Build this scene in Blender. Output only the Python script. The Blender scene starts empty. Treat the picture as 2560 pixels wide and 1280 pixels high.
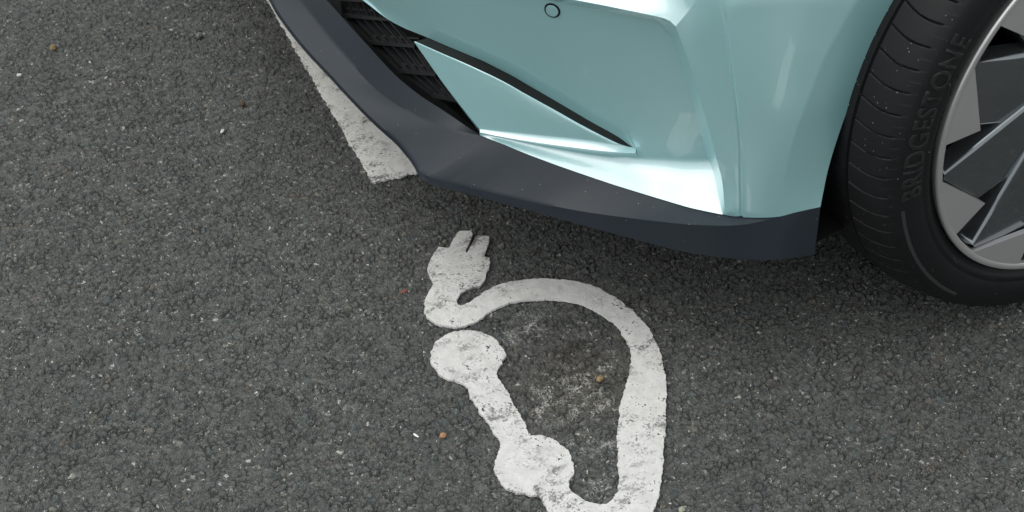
import bpy, bmesh, math, random
import numpy as np
from mathutils import Vector, Matrix
R = math.radians
scene = bpy.context.scene
COL = scene.collection

# ------------------------------------------------------------------ camera
CAM_LOC = (-1.66204, -1.35789, 1.66374)
CAM_AZ, CAM_PITCH, CAM_ROLL = 1.057517, 0.668461, -0.000483
cd = bpy.data.cameras.new('camera')
cam = bpy.data.objects.new('camera', cd); COL.objects.link(cam)
fw = Vector((math.cos(CAM_AZ)*math.cos(CAM_PITCH), math.sin(CAM_AZ)*math.cos(CAM_PITCH), -math.sin(CAM_PITCH)))
rt = fw.cross(Vector((0, 0, 1))).normalized(); up = rt.cross(fw)
m = Matrix((rt, up, -fw)).transposed().to_4x4(); m.translation = Vector(CAM_LOC)
cam.matrix_world = m
cd.sensor_width = 36; cd.lens = 36*4500/2560
cd.clip_start = 0.05; cd.clip_end = 2000
cd.dof.use_dof = True; cd.dof.focus_distance = 2.45; cd.dof.aperture_fstop = 13
scene.camera = cam

# ------------------------------------------------------------------ light: bright overcast sky, weak soft sun
SUN_EL, SUN_AZ = R(57), R(163)      # azimuth measured from +X towards +Y, where the light comes from
w = bpy.data.worlds.new('World'); scene.world = w; w.use_nodes = True
nt = w.node_tree; nt.nodes.clear()
sky = nt.nodes.new('ShaderNodeTexSky'); sky.sky_type = 'NISHITA'; sky.sun_disc = False
sky.sun_elevation = SUN_EL; sky.sun_rotation = R(90) - SUN_AZ; sky.dust_density = 3.0; sky.air_density = 1.0
tc = nt.nodes.new('ShaderNodeTexCoord')
cl = nt.nodes.new('ShaderNodeTexNoise'); cl.inputs['Scale'].default_value = 2.2; cl.inputs['Detail'].default_value = 6
cr = nt.nodes.new('ShaderNodeMapRange'); cr.inputs['From Min'].default_value = .3; cr.inputs['From Max'].default_value = .7
cr.inputs['To Min'].default_value = .84; cr.inputs['To Max'].default_value = 1.1
cloud = nt.nodes.new('ShaderNodeMix'); cloud.data_type = 'RGBA'; cloud.blend_type = 'MULTIPLY'; cloud.inputs['Factor'].default_value = 1
cloud.inputs['A'].default_value = (7.85, 8.1, 8.1, 1)
mx = nt.nodes.new('ShaderNodeMix'); mx.data_type = 'RGBA'; mx.inputs['Factor'].default_value = .86
bg = nt.nodes.new('ShaderNodeBackground'); bg.inputs['Strength'].default_value = 0.118
out = nt.nodes.new('ShaderNodeOutputWorld')
L = nt.links.new
L(tc.outputs['Generated'], cl.inputs['Vector']); L(cl.outputs['Fac'], cr.inputs['Value']); L(cr.outputs['Result'], cloud.inputs['B'])
L(sky.outputs['Color'], mx.inputs['A']); L(cloud.outputs['Result'], mx.inputs['B']); L(mx.outputs['Result'], bg.inputs['Color']); L(bg.outputs['Background'], out.inputs['Surface'])
sd_ = bpy.data.lights.new('sun', 'SUN'); sd_.energy = 1.35; sd_.angle = R(70); sd_.color = (1, .98, .95)
sun = bpy.data.objects.new('sun', sd_); COL.objects.link(sun)
sdir = Vector((math.cos(SUN_AZ)*math.cos(SUN_EL), math.sin(SUN_AZ)*math.cos(SUN_EL), math.sin(SUN_EL)))
sun.rotation_euler = sdir.to_track_quat('Z', 'Y').to_euler()
scene.view_settings.view_transform = 'Standard'; scene.view_settings.look = 'None'
scene.view_settings.exposure = 0.0; scene.view_settings.gamma = 1
scene.cycles.use_denoising = True
random.seed(4); rng = np.random.default_rng(7)

# ------------------------------------------------------------------ traced outlines on the ground, metres
SYMBOL = [[-0.6675,0.5679],[-0.6591,0.5651],[-0.6529,0.561],[-0.6531,0.5525],[-0.6691,0.5347],[-0.6836,0.5202],[-0.6831,0.516],[-0.6691,0.5281],[-0.6516,0.5457],[-0.6432,0.5423],[-0.6346,0.5354],[-0.639,0.5268],[-0.6555,0.5069],[-0.666,0.4949],[-0.6593,0.4885],[-0.6713,0.4681],[-0.6826,0.4588],[-0.6897,0.4473],[-0.7042,0.437],[-0.7194,0.4407],[-0.7361,0.4367],[-0.747,0.4278],[-0.7528,0.4161],[-0.7483,0.4117],[-0.7396,0.4104],[-0.7185,0.4177],[-0.6978,0.4242],[-0.6732,0.4269],[-0.6457,0.4206],[-0.6204,0.41],[-0.5977,0.3953],[-0.5768,0.3774],[-0.5588,0.3549],[-0.5481,0.3275],[-0.5418,0.2999],[-0.5398,0.272],[-0.5406,0.2403],[-0.547,0.2095],[-0.5587,0.1767],[-0.5756,0.1422],[-0.5942,0.1097],[-0.6198,0.0718],[-0.6407,0.0428],[-0.6639,0.0112],[-0.6868,-0.0195],[-0.7075,-0.0457],[-0.7236,-0.0598],[-0.743,-0.0763],[-0.7649,-0.0864],[-0.7891,-0.087],[-0.8161,-0.0762],[-0.8346,-0.0569],[-0.8438,-0.0329],[-0.8444,-0.0054],[-0.8413,0.0261],[-0.8502,0.0372],[-0.8635,0.0495],[-0.8704,0.0675],[-0.8708,0.082],[-0.8671,0.0991],[-0.856,0.1148],[-0.8472,0.1245],[-0.8393,0.1324],[-0.8353,0.1427],[-0.8356,0.1579],[-0.8324,0.1764],[-0.8332,0.1974],[-0.8299,0.2164],[-0.8294,0.2371],[-0.8241,0.2501],[-0.8255,0.2643],[-0.8373,0.2791],[-0.8445,0.2994],[-0.8421,0.3228],[-0.8348,0.3409],[-0.8233,0.3541],[-0.8053,0.3639],[-0.7893,0.3663],[-0.7699,0.3611],[-0.754,0.3492],[-0.7446,0.3324],[-0.7417,0.3109],[-0.7442,0.2898],[-0.7553,0.2765],[-0.7716,0.2637],[-0.7776,0.2562],[-0.7787,0.2379],[-0.7798,0.2198],[-0.7847,0.2014],[-0.7867,0.179],[-0.7899,0.1576],[-0.7934,0.1392],[-0.7933,0.13],[-0.7831,0.1233],[-0.7731,0.1101],[-0.7676,0.0895],[-0.7685,0.0703],[-0.7763,0.0503],[-0.7857,0.0387],[-0.7965,0.0305],[-0.7995,0.0157],[-0.7968,0.0001],[-0.7887,-0.0147],[-0.7765,-0.023],[-0.762,-0.0219],[-0.7458,-0.0099],[-0.7282,0.0183],[-0.7129,0.0438],[-0.6976,0.0699],[-0.6798,0.0954],[-0.6603,0.1207],[-0.6415,0.1417],[-0.6224,0.1631],[-0.606,0.1812],[-0.5925,0.2013],[-0.5836,0.2245],[-0.5787,0.2474],[-0.5766,0.2694],[-0.5815,0.2926],[-0.5894,0.3178],[-0.6035,0.3395],[-0.6212,0.3555],[-0.6444,0.3687],[-0.6693,0.3791],[-0.6898,0.3835],[-0.7147,0.3797],[-0.7419,0.3714],[-0.7615,0.3697],[-0.7796,0.3741],[-0.7937,0.3861],[-0.8021,0.4055],[-0.8019,0.4218],[-0.7964,0.4347],[-0.7866,0.4501],[-0.7749,0.4617],[-0.7605,0.4749],[-0.7575,0.4918],[-0.7528,0.5097],[-0.7439,0.5217],[-0.7255,0.54],[-0.7138,0.5489],[-0.7013,0.5392],[-0.7002,0.5399],[-0.6899,0.5503],[-0.6733,0.5652]]
LINE_LEFT = [[-0.6546,1.2905],[-0.6592,1.2518],[-0.668,1.1901],[-0.6735,1.1268],[-0.6799,1.0747],[-0.6877,1.0218],[-0.6932,0.9733],[-0.6997,0.9251],[-0.7057,0.8818],[-0.7115,0.8395],[-0.72,0.7996],[-0.7247,0.7709],[-0.7274,0.7452]]
RESIDUE = [[-0.71,0.176,0.073],[-0.752,0.168,0.042],[-0.687,0.141,0.036],[-0.68,0.333,0.036],[-0.72,0.32,0.021],[-0.744,0.084,0.033],[-0.716,0.058,0.024],[-0.766,0.003,0.03],[-0.614,0.58,0.01],[-0.635,0.204,0.018]]
LOOP, DIRT = [-0.691,0.198], [-0.642,0.257]
PEBBLES = {"orange":[-0.8961,0.1865],"white":[-0.9267,0.2055],"red":[-0.8054,0.4817],"chipA":[-0.8788,0.9962],"tan":[-1.0378,1.3799],"dark":[-0.8196,1.0537],"chipB":[-1.1168,1.3236],"chipC":[-0.0938,0.0979],"ochre":[-0.657,0.1796],"grey":[-0.801,1.292],"tan2":[-0.8095,0.0296],"chipD":[-0.6956,-0.0806]}

# ------------------------------------------------------------------ material helpers
class NT:
    def __init__(s, name):
        s.m = bpy.data.materials.new(name); s.m.use_nodes = True; s.t = s.m.node_tree; s.t.nodes.clear()
        s.out = s.n('ShaderNodeOutputMaterial')
    def n(s, typ, **kw):
        o = s.t.nodes.new(typ)
        for k, v in kw.items():
            if k.startswith('i_'): o.inputs[k[2:].replace('_', ' ')].default_value = v
            elif k.startswith('x'): o.inputs[int(k[1:])].default_value = v
            else: setattr(o, k, v)
        return o
    def l(s, a, b): s.t.links.new(a, b)
    def math(s, op, a, b=None, c=None, clamp=False):
        o = s.n('ShaderNodeMath', operation=op, use_clamp=clamp)
        for i, v in enumerate((a, b, c)):
            if v is None: continue
            if isinstance(v, (int, float)): o.inputs[i].default_value = v
            else: s.l(v, o.inputs[i])
        return o.outputs[0]
    def rng(s, v, a, b, c=0., d=1., smooth=True):
        o = s.n('ShaderNodeMapRange', interpolation_type='SMOOTHSTEP' if smooth else 'LINEAR')
        s.l(v, o.inputs['Value'])
        for k, q in zip(('From Min', 'From Max', 'To Min', 'To Max'), (a, b, c, d)): o.inputs[k].default_value = q
        return o.outputs['Result']
    def mix(s, f, a, b, mode='MIX'):
        o = s.n('ShaderNodeMix', data_type='RGBA', blend_type=mode)
        if isinstance(f, (int, float)): o.inputs['Factor'].default_value = f
        else: s.l(f, o.inputs['Factor'])
        for k, v in (('A', a), ('B', b)):
            if isinstance(v, tuple): o.inputs[k].default_value = (*v, 1)
            else: s.l(v, o.inputs[k])
        return o.outputs['Result']
    def noise(s, vec, scale, detail=2., rough=.5, dist=0.):
        o = s.n('ShaderNodeTexNoise'); s.l(vec, o.inputs['Vector'])
        o.inputs['Scale'].default_value = scale; o.inputs['Detail'].default_value = detail
        o.inputs['Roughness'].default_value = rough; o.inputs['Distortion'].default_value = dist
        return o
    def bsdf(s, **kw):
        b = s.n('ShaderNodeBsdfPrincipled')
        for k, v in kw.items():
            k = k.replace('_', ' ')
            if isinstance(v, tuple): b.inputs[k].default_value = (*v, 1) if len(v) == 3 else v
            elif isinstance(v, (int, float)): b.inputs[k].default_value = v
            else: s.l(v, b.inputs[k])
        return b

def mat_asphalt():
    s = NT('asphalt')
    pos = s.n('ShaderNodeNewGeometry').outputs['Position']
    flat = s.n('ShaderNodeVectorMath', operation='MULTIPLY'); s.l(pos, flat.inputs[0]); flat.inputs[1].default_value = (1, 1, 0)
    wn = s.noise(flat.outputs[0], 90, 4, .65)
    off = s.n('ShaderNodeVectorMath', operation='SUBTRACT'); s.l(wn.outputs['Color'], off.inputs[0]); off.inputs[1].default_value = (.5, .5, .5)
    sc = s.n('ShaderNodeVectorMath', operation='MULTIPLY'); s.l(off.outputs[0], sc.inputs[0]); sc.inputs[1].default_value = (.020, .020, 0)
    P = s.n('ShaderNodeVectorMath', operation='ADD'); s.l(flat.outputs[0], P.inputs[0]); s.l(sc.outputs[0], P.inputs[1]); P = P.outputs[0]
    def vor(scale, feat, r=1.):
        v = s.n('ShaderNodeTexVoronoi', voronoi_dimensions='2D', feature=feat); s.l(P, v.inputs['Vector'])
        v.inputs['Scale'].default_value = scale; v.inputs['Randomness'].default_value = r; return v
    A1, A1e = vor(88, 'F1'), vor(88, 'DISTANCE_TO_EDGE')       # 12 mm stones
    B1, B1e = vor(225, 'F1'), vor(225, 'DISTANCE_TO_EDGE')     # 5 mm stones
    C1 = vor(420, 'F1')                                        # fines
    def ch(v, k):
        o = s.n('ShaderNodeSeparateColor'); s.l(v.outputs['Color'], o.inputs[0]); return o.outputs[k]
    wide = s.noise(flat.outputs[0], 3.1, 4, .6)
    mid = s.noise(flat.outputs[0], 38, 3, .6); midf = mid.outputs['Fac']
    big = s.rng(ch(A1, 0), .30, .36)                            # cells that hold an exposed stone
    crA = s.math('MULTIPLY', s.math('MULTIPLY', s.rng(A1e.outputs['Distance'], .16, .02), big), s.rng(midf, .34, .62))
    crB = s.math('MULTIPLY', s.rng(B1e.outputs['Distance'], .17, .02), s.rng(s.noise(flat.outputs[0], 110, 3, .6).outputs['Fac'], .42, .64))
    crack = s.math('MAXIMUM', crA, s.math('MULTIPLY', crB, .6))
    top = s.math('ADD', s.math('MULTIPLY', s.math('MULTIPLY', s.rng(A1e.outputs['Distance'], 0, .3), big), s.rng(ch(A1, 1), 0, 1, .1, .6, False)),
                 s.math('MULTIPLY', s.rng(B1e.outputs['Distance'], 0, .3), s.rng(ch(B1, 1), 0, 1, .05, .35, False)))
    fine = s.noise(P, 520, 4, .7)
    h = s.math('SUBTRACT', s.math('ADD', s.math('ADD', top, s.math('MULTIPLY', midf, .5)), s.math('MULTIPLY', fine.outputs['Fac'], .44)), s.math('MULTIPLY', crack, .95))
    disp = s.n('ShaderNodeDisplacement', i_Midlevel=1.38, i_Scale=.0040); s.l(h, disp.inputs['Height'])
    s.l(disp.outputs[0], s.out.inputs['Displacement'])
    # colour: weathered bitumen, stones of grey, blue grey, brown and a few pale or rusty ones
    def ramp(v, cols):
        o = s.n('ShaderNodeValToRGB'); r = o.color_ramp; r.interpolation = 'CONSTANT'
        while len(r.elements) < len(cols): r.elements.new(.5)
        for e, (p, c) in zip(r.elements, cols): e.position = p; e.color = (*c, 1)
        s.l(v, o.inputs[0]); return o.outputs[0]
    cA = ramp(ch(A1, 2), [(0, (.078, .080, .078)), (.22, (.092, .095, .094)), (.42, (.074, .083, .085)), (.6, (.100, .098, .092)), (.76, (.088, .084, .078)), (.86, (.112, .112, .106)), (.93, (.082, .095, .100)), (.975, (.125, .10, .083)), (.992, (.17, .158, .135))])
    cB = ramp(ch(B1, 2), [(0, (.070, .071, .068)), (.35, (.084, .085, .081)), (.6, (.104, .103, .097)), (.8, (.078, .075, .071)), (.9, (.130, .129, .123)), (.966, (.145, .112, .095)), (.980, (.26, .245, .22)), (.9935, (.55, .54, .50))])
    isA = s.math('MULTIPLY', big, s.rng(ch(A1, 1), .25, .35))
    base = s.mix(isA, cB, cA)
    base = s.mix(.45, base, (.087, .089, .086))
    base = s.mix(s.math('MULTIPLY', crack, .7), base, (.026, .026, .025))          # bare bitumen down in the joints
    g = vor(310, 'F1'); gf = s.math('MULTIPLY', s.rng(ch(g, 0), .966, .968), s.rng(g.outputs['Distance'], .34, .24))
    base = s.mix(gf, base, (.40, .385, .35))
    gr = s.noise(P, 640, 3, .7)
    base = s.mix(1., base, s.mix(s.rng(gr.outputs['Fac'], .28, .72, smooth=False), (.26, .26, .26), (1.78, 1.78, 1.76)), 'MULTIPLY')
    tone = s.mix(s.rng(wide.outputs['Fac'], .3, .7), (1.33, 1.37, 1.36), (1.54, 1.575, 1.545))
    base = s.mix(1., base, tone, 'MULTIPLY')
    def near(x, y, r0, r1):
        d = s.n('ShaderNodeVectorMath', operation='DISTANCE'); s.l(flat.outputs[0], d.inputs[0]); d.inputs[1].default_value = (x, y, 0)
        return s.rng(d.outputs['Value'], r1, r0)
    # last traces of an older coat of paint, and brown dirt, inside the cable loop
    nz = lambda sc_, dist: s.noise(flat.outputs[0], sc_, 3, .6, dist).outputs['Fac']
    m_ = None
    for q in RESIDUE:
        k = near(*q[:2], q[2]*.45, q[2]); m_ = k if m_ is None else s.math('MAXIMUM', m_, k)
    lace = s.rng(s.math('ABSOLUTE', s.math('SUBTRACT', nz(95, 1.2), .5)), .050, .018)
    lace = s.math('MULTIPLY', lace, s.rng(nz(48, 0.), .46, .56)); spot = s.rng(nz(210, .5), .66, .72)
    lace = s.math('MULTIPLY', s.math('MAXIMUM', lace, spot), m_)
    base = s.mix(s.math('MULTIPLY', near(*LOOP, .02, .15), .55), base, s.mix(1., base, (.90, .78, .66), 'MULTIPLY'))
    base = s.mix(s.math('MULTIPLY', s.math('MULTIPLY', near(*DIRT, .01, .085), s.rng(nz(30, 0.), .42, .6)), .6), base, (.030, .025, .019))
    base = s.mix(s.math('MULTIPLY', lace, .9), base, (.52, .51, .47))
    b = s.bsdf(Base_Color=base, Roughness=s.rng(gr.outputs['Fac'], .3, .7, .62, .88), Specular_IOR_Level=.42)
    s.l(b.outputs[0], s.out.inputs['Surface'])
    s.m.displacement_method = 'BOTH'
    return s.m

def mat_marking(name, col, dirt):
    s = NT(name)
    pos = s.n('ShaderNodeNewGeometry').outputs['Position']
    a = s.noise(pos, 16, 6, .68, .6); b_ = s.noise(pos, 60, 4, .6); c = s.noise(pos, 300, 3, .7); d_ = s.noise(pos, 900, 2, .6)
    st = s.n('ShaderNodeMapping'); s.l(pos, st.inputs['Vector']); st.inputs['Rotation'].default_value = (0, 0, .75); st.inputs['Scale'].default_value = (1, 1.35, 1)
    e = s.noise(st.outputs[0], 26, 5, .7, .4)
    v = s.n('ShaderNodeTexVoronoi', voronoi_dimensions='2D', feature='F1'); s.l(pos, v.inputs['Vector']); v.inputs['Scale'].default_value = 330
    sp = s.n('ShaderNodeSeparateColor'); s.l(v.outputs['Color'], sp.inputs[0])
    zone = s.rng(a.outputs['Fac'], .48, .56)
    pit = s.math('MULTIPLY', s.math('MULTIPLY', s.rng(sp.outputs[0], .93 - .05*dirt, .94), s.rng(v.outputs['Distance'], .36, .16)), s.rng(a.outputs['Fac'], .46, .56))
    pit = s.math('MULTIPLY', pit, .9)
    smear = s.rng(s.math('ADD', s.math('MULTIPLY', e.outputs['Fac'], .6), s.math('MULTIPLY', c.outputs['Fac'], .4)), .498 - .015*dirt, .60 - .015*dirt)
    blot = s.math('MULTIPLY', smear, s.rng(s.noise(pos, 9, 3, .6).outputs['Fac'], .42 - .05*dirt, .57))
    col1 = s.mix(s.rng(b_.outputs['Fac'], .3, .7), tuple(k*.9 for k in col), tuple(min(.86, k*1.06) for k in col))
    col1 = s.mix(s.math('MULTIPLY', blot, .85), col1, (.11, .105, .10))
    col1 = s.mix(pit, col1, (.09, .09, .085))
    hole = s.rng(s.math('ADD', s.math('MULTIPLY', b_.outputs['Fac'], .5), s.math('MULTIPLY', c.outputs['Fac'], .5)), .60 - .02*dirt, .615 - .02*dirt)
    hole = s.math('MULTIPLY', hole, zone)
    col1 = s.mix(hole, col1, (.05, .05, .05))
    hgt = s.math('ADD', s.math('ADD', s.math('MULTIPLY', b_.outputs['Fac'], 1.), s.math('MULTIPLY', c.outputs['Fac'], .3)), s.math('MULTIPLY', pit, -.3))
    hgt = s.math('SUBTRACT', s.math('ADD', hgt, s.math('MULTIPLY', d_.outputs['Fac'], .12)), s.math('MULTIPLY', hole, .5))
    bu = s.n('ShaderNodeBump', i_Strength=.6, i_Distance=.003); s.l(hgt, bu.inputs['Height'])
    b = s.bsdf(Base_Color=col1, Roughness=.72, Specular_IOR_Level=.35, Normal=bu.outputs[0]); s.l(b.outputs[0], s.out.inputs['Surface'])
    return s.m

def mat_paint():
    s = NT('mint_metallic_paint')
    pos = s.n('ShaderNodeNewGeometry').outputs['Position']
    fl = s.n('ShaderNodeTexVoronoi', feature='F1'); s.l(pos, fl.inputs['Vector']); fl.inputs['Scale'].default_value = 1500
    sub = s.n('ShaderNodeVectorMath', operation='SUBTRACT'); s.l(fl.outputs['Color'], sub.inputs[0]); sub.inputs[1].default_value = (.5, .5, .5)
    scl = s.n('ShaderNodeVectorMath', operation='SCALE'); s.l(sub.outputs[0], scl.inputs[0]); scl.inputs['Scale'].default_value = .10
    nn = s.n('ShaderNodeNewGeometry').outputs['Normal']
    add = s.n('ShaderNodeVectorMath', operation='ADD'); s.l(nn, add.inputs[0]); s.l(scl.outputs[0], add.inputs[1])
    nor = s.n('ShaderNodeVectorMath', operation='NORMALIZE'); s.l(add.outputs[0], nor.inputs[0])
    # thin road dust: a few pale specks
    du = s.n('ShaderNodeTexVoronoi', feature='F1'); s.l(pos, du.inputs['Vector']); du.inputs['Scale'].default_value = 95
    dc = s.n('ShaderNodeSeparateColor'); s.l(du.outputs['Color'], dc.inputs[0])
    spk = s.math('MULTIPLY', s.rng(dc.outputs[0], .93, .94), s.rng(du.outputs['Distance'], .085, .05))
    spk = s.math('MULTIPLY', spk, .5)
    dif = s.bsdf(Base_Color=s.mix(spk, (.36, .76, .785), (.5, .5, .46)), Roughness=.5, Specular_IOR_Level=.5, Coat_Weight=1., Coat_Roughness=.012, Coat_IOR=1.65)
    met = s.bsdf(Base_Color=(.72, .76, .77), Metallic=1., Roughness=.36, Normal=nor.outputs[0], Coat_Weight=1., Coat_Roughness=.012, Coat_IOR=1.65)
    mxs = s.n('ShaderNodeMixShader'); mxs.inputs[0].default_value = .50
    s.l(dif.outputs[0], mxs.inputs[1]); s.l(met.outputs[0], mxs.inputs[2]); s.l(mxs.outputs[0], s.out.inputs['Surface'])
    return s.m

def mat_simple(name, col, rough, metal=0., spec=.5, coat=0., bump=0., bscale=800., var=.0, dust=0.):
    s = NT(name); pos = s.n('ShaderNodeNewGeometry').outputs['Position']
    n1 = s.noise(pos, bscale, 3, .6); n2 = s.noise(pos, 9, 4, .6)
    c = s.mix(s.rng(n2.outputs['Fac'], .3, .7), tuple(k*(1-var) for k in col), tuple(k*(1+var) for k in col))
    if dust:
        v = s.n('ShaderNodeTexVoronoi', feature='F1'); s.l(pos, v.inputs['Vector']); v.inputs['Scale'].default_value = 260
        sp = s.n('ShaderNodeSeparateColor'); s.l(v.outputs['Color'], sp.inputs[0])
        z = s.noise(pos, 14, 3, .6)
        f = s.math('MULTIPLY', s.math('MULTIPLY', s.rng(sp.outputs[0], 1-.09*dust, 1-.085*dust), s.rng(v.outputs['Distance'], .20, .10)), s.rng(z.outputs['Fac'], .38, .6))
        c = s.mix(f, c, (.42, .41, .38))
    kw = {}
    if bump:
        bu = s.n('ShaderNodeBump', i_Strength=bump, i_Distance=.0006); s.l(n1.outputs['Fac'], bu.inputs['Height']); kw['Normal'] = bu.outputs[0]
    b = s.bsdf(Base_Color=c, Roughness=s.rng(n2.outputs['Fac'], .3, .7, rough*.9, min(1, rough*1.1)), Metallic=metal, Specular_IOR_Level=spec, Coat_Weight=coat, Coat_Roughness=.04, **kw)
    s.l(b.outputs[0], s.out.inputs['Surface']); return s.m

M_ASPH = mat_asphalt()
M_SYM = mat_marking('worn_white_marking', (.70, .69, .665), .3)
M_LINE = mat_marking('old_white_marking', (.84, .825, .775), .5)
M_PAINT = mat_paint()
M_PLAST = mat_simple('grained_dark_plastic', (.0110, .0185, .0275), .50, spec=.55, bump=.3, bscale=2200, var=.06, dust=.25)
M_BLACK = mat_simple('matt_black_plastic', (.006, .006, .006), .6, spec=.25)
M_GRILLE = mat_simple('satin_black_plastic', (.022, .0225, .024), .36, spec=.55, dust=.2)
M_RUBBER = mat_simple('tyre_rubber', (.0072, .0073, .0085), .56, spec=.34, bump=.3, bscale=1400, var=.12, dust=1.)
M_LETTER = mat_simple('smooth_tyre_rubber', (.0165, .0165, .0165), .5, spec=.38)
M_BAND = mat_simple('worn_tyre_band', (.038, .041, .041), .6, spec=.4)
M_ALLOY = mat_simple('machined_alloy', (.62, .61, .61), .36, metal=.68, bump=.12, bscale=900, coat=.5)
M_GLOSS = mat_simple('gloss_anthracite', (.20, .222, .235), .22, metal=.85, spec=.5, coat=1.)
M_DISC = mat_simple('brake_steel', (.30, .30, .29), .35, metal=1., var=.15)
M_UNDER = mat_simple('underbody_black', (.008, .008, .008), .8, spec=.2)

# ------------------------------------------------------------------ mesh helpers
def link(name, verts, faces, mat, parent=None, smooth=True, sharp=28, weld=0.):
    me = bpy.data.meshes.new(name); me.from_pydata([tuple(map(float, v)) for v in verts], [], faces)
    return finish(name, me, mat, parent, smooth, sharp, weld)
def finish(name, me, mat, parent=None, smooth=True, sharp=28, weld=0., recalc=False):
    bm = bmesh.new(); bm.from_mesh(me)
    if weld: bmesh.ops.remove_doubles(bm, verts=bm.verts, dist=weld)
    if recalc: bmesh.ops.recalc_face_normals(bm, faces=bm.faces)
    if smooth:
        for f in bm.faces: f.smooth = True
        a = R(sharp)
        for e in bm.edges:
            e.smooth = not (len(e.link_faces) != 2 or e.calc_face_angle(0) > a)
    bm.to_mesh(me); bm.free()
    me.materials.append(mat)
    o = bpy.data.objects.new(name, me); COL.objects.link(o)
    if parent: o.parent = parent
    return o
def tag(o, label=None, cat=None, group=None, kind=None):
    for k, v in (('label', label), ('category', cat), ('group', group), ('kind', kind)):
        if v: o[k] = v
    return o
class MB:
    def __init__(s): s.v = []; s.f = []
    def grid(s, G, flip=False):
        nu, nv = G.shape[:2]; b = len(s.v); s.v += G.reshape(-1, 3).tolist()
        for i in range(nu-1):
            for j in range(nv-1):
                q = [b+i*nv+j, b+(i+1)*nv+j, b+(i+1)*nv+j+1, b+i*nv+j+1]
                s.f.append(q[::-1] if flip else q)
        return s
    def poly(s, P, flip=False):
        b = len(s.v); s.v += [list(map(float, p)) for p in P]; q = list(range(b, b+len(P))); s.f.append(q[::-1] if flip else q); return s
    def prism(s, P, off):
        P = [np.array(p, float) for p in P]; Q = [p+np.array(off) for p in P]
        s.poly(P); s.poly(Q, True)
        for i in range(len(P)):
            j = (i+1) % len(P); s.poly([P[j], P[i], Q[i], Q[j]])
        return s
    def build(s, name, mat, parent=None, **kw): return link(name, s.v, s.f, mat, parent, **kw)

# ------------------------------------------------------------------ ground
def spaced(a, b, step, far):
    core = np.arange(a, b+1e-9, step); lo, hi, st = [a], [b], step
    while lo[-1] > a-far: st *= 1.16; lo.append(lo[-1]-st)
    st = step
    while hi[-1] < b+far: st *= 1.16; hi.append(hi[-1]+st)
    return np.r_[np.array(lo[:0:-1]), core, np.array(hi[1:])]
GX = spaced(-1.5, .1, .0024, 300); GY = spaced(-.36, 1.66, .0026, 300)
nx, ny = len(GX), len(GY)
X, Y = np.meshgrid(GX, GY, indexing='ij')
V = np.stack([X, Y, np.zeros_like(X)], -1).reshape(-1, 3)
I = np.arange(nx*ny).reshape(nx, ny)
F = np.stack([I[:-1, :-1], I[1:, :-1], I[1:, 1:], I[:-1, 1:]], -1).reshape(-1, 4)
me = bpy.data.meshes.new('ground')
me.vertices.add(len(V)); me.vertices.foreach_set('co', V.astype(np.float32).ravel())
me.loops.add(F.size); me.loops.foreach_set('vertex_index', F.astype(np.int32).ravel())
me.polygons.add(len(F)); me.polygons.foreach_set('loop_start', np.arange(0, F.size, 4, dtype=np.int32)); me.polygons.foreach_set('loop_total', np.full(len(F), 4, np.int32))
me.update(); me.validate(); me.polygons.foreach_set('use_smooth', np.ones(len(F), bool))
me.materials.append(M_ASPH)
ground = bpy.data.objects.new('ground', me); COL.objects.link(ground); tag(ground, kind='structure')

# ------------------------------------------------------------------ painted markings: sheets of paint with ragged edges
def ragged(P, step, amp, seed, crisp=None):
    P = np.array(P, float); Q = np.vstack([P, P[:1]]); t = np.r_[0, np.cumsum(np.hypot(*np.diff(Q, axis=0).T))]
    n = int(t[-1]/step); u = np.linspace(0, t[-1], n, endpoint=False)
    # rounded through the points
    k = np.searchsorted(t, u, side='right')-1; f = ((u-t[k])/(t[k+1]-t[k]))[:, None]; N_ = len(P)
    a, b, c, d = P[(k-1) % N_], P[k % N_], P[(k+1) % N_], P[(k+2) % N_]
    C_ = b+.5*f*(c-a+f*(2*a-5*b+4*c-d+f*(3*(b-c)+d-a)))
    if crisp is not None:
        S_ = np.isin(k, crisp)[:, None]; C_ = np.where(S_, b+f*(c-b), C_)
    T_ = np.roll(C_, -1, 0)-np.roll(C_, 1, 0); T_ /= np.linalg.norm(T_, axis=1, keepdims=True)+1e-9
    r = np.random.default_rng(seed); j = r.normal(0, 1, n); j = .6*j+.6*np.convolve(np.r_[j[-2:], j, j[:2]], np.ones(5)/5, 'valid')*1.6
    if crisp is not None and len(P) > 90: j = j*np.where(np.isin(k, crisp), .45, 1.)
    return C_+np.stack([-T_[:, 1], T_[:, 0]], -1)*(j*amp)[:, None]
def sheet(name, P, z, mat, parent=None):
    bm = bmesh.new(); vs = [bm.verts.new((p[0], p[1], z)) for p in P]
    es = [bm.edges.new((vs[i], vs[(i+1) % len(vs)])) for i in range(len(vs))]
    bmesh.ops.triangle_fill(bm, use_beauty=True, edges=es)
    for f in bm.faces:
        if f.normal.z < 0: f.normal_flip()
    ext = bmesh.ops.extrude_edge_only(bm, edges=[e for e in bm.edges if e.is_boundary])
    for g in ext['geom']:
        if isinstance(g, bmesh.types.BMVert):
            g.co.z = -.002
    me = bpy.data.meshes.new(name); bm.to_mesh(me); bm.free()
    return finish(name, me, mat, parent, smooth=False)
sheet_sym = sheet('charging_symbol', ragged(SYMBOL, .0019, .0009, 3, [*range(0, 21), *range(len(SYMBOL)-12, len(SYMBOL))]), .0015, M_SYM)
tag(sheet_sym, 'worn white painted plug and looping cable symbol on the asphalt in front of the car', 'road marking')
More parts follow.
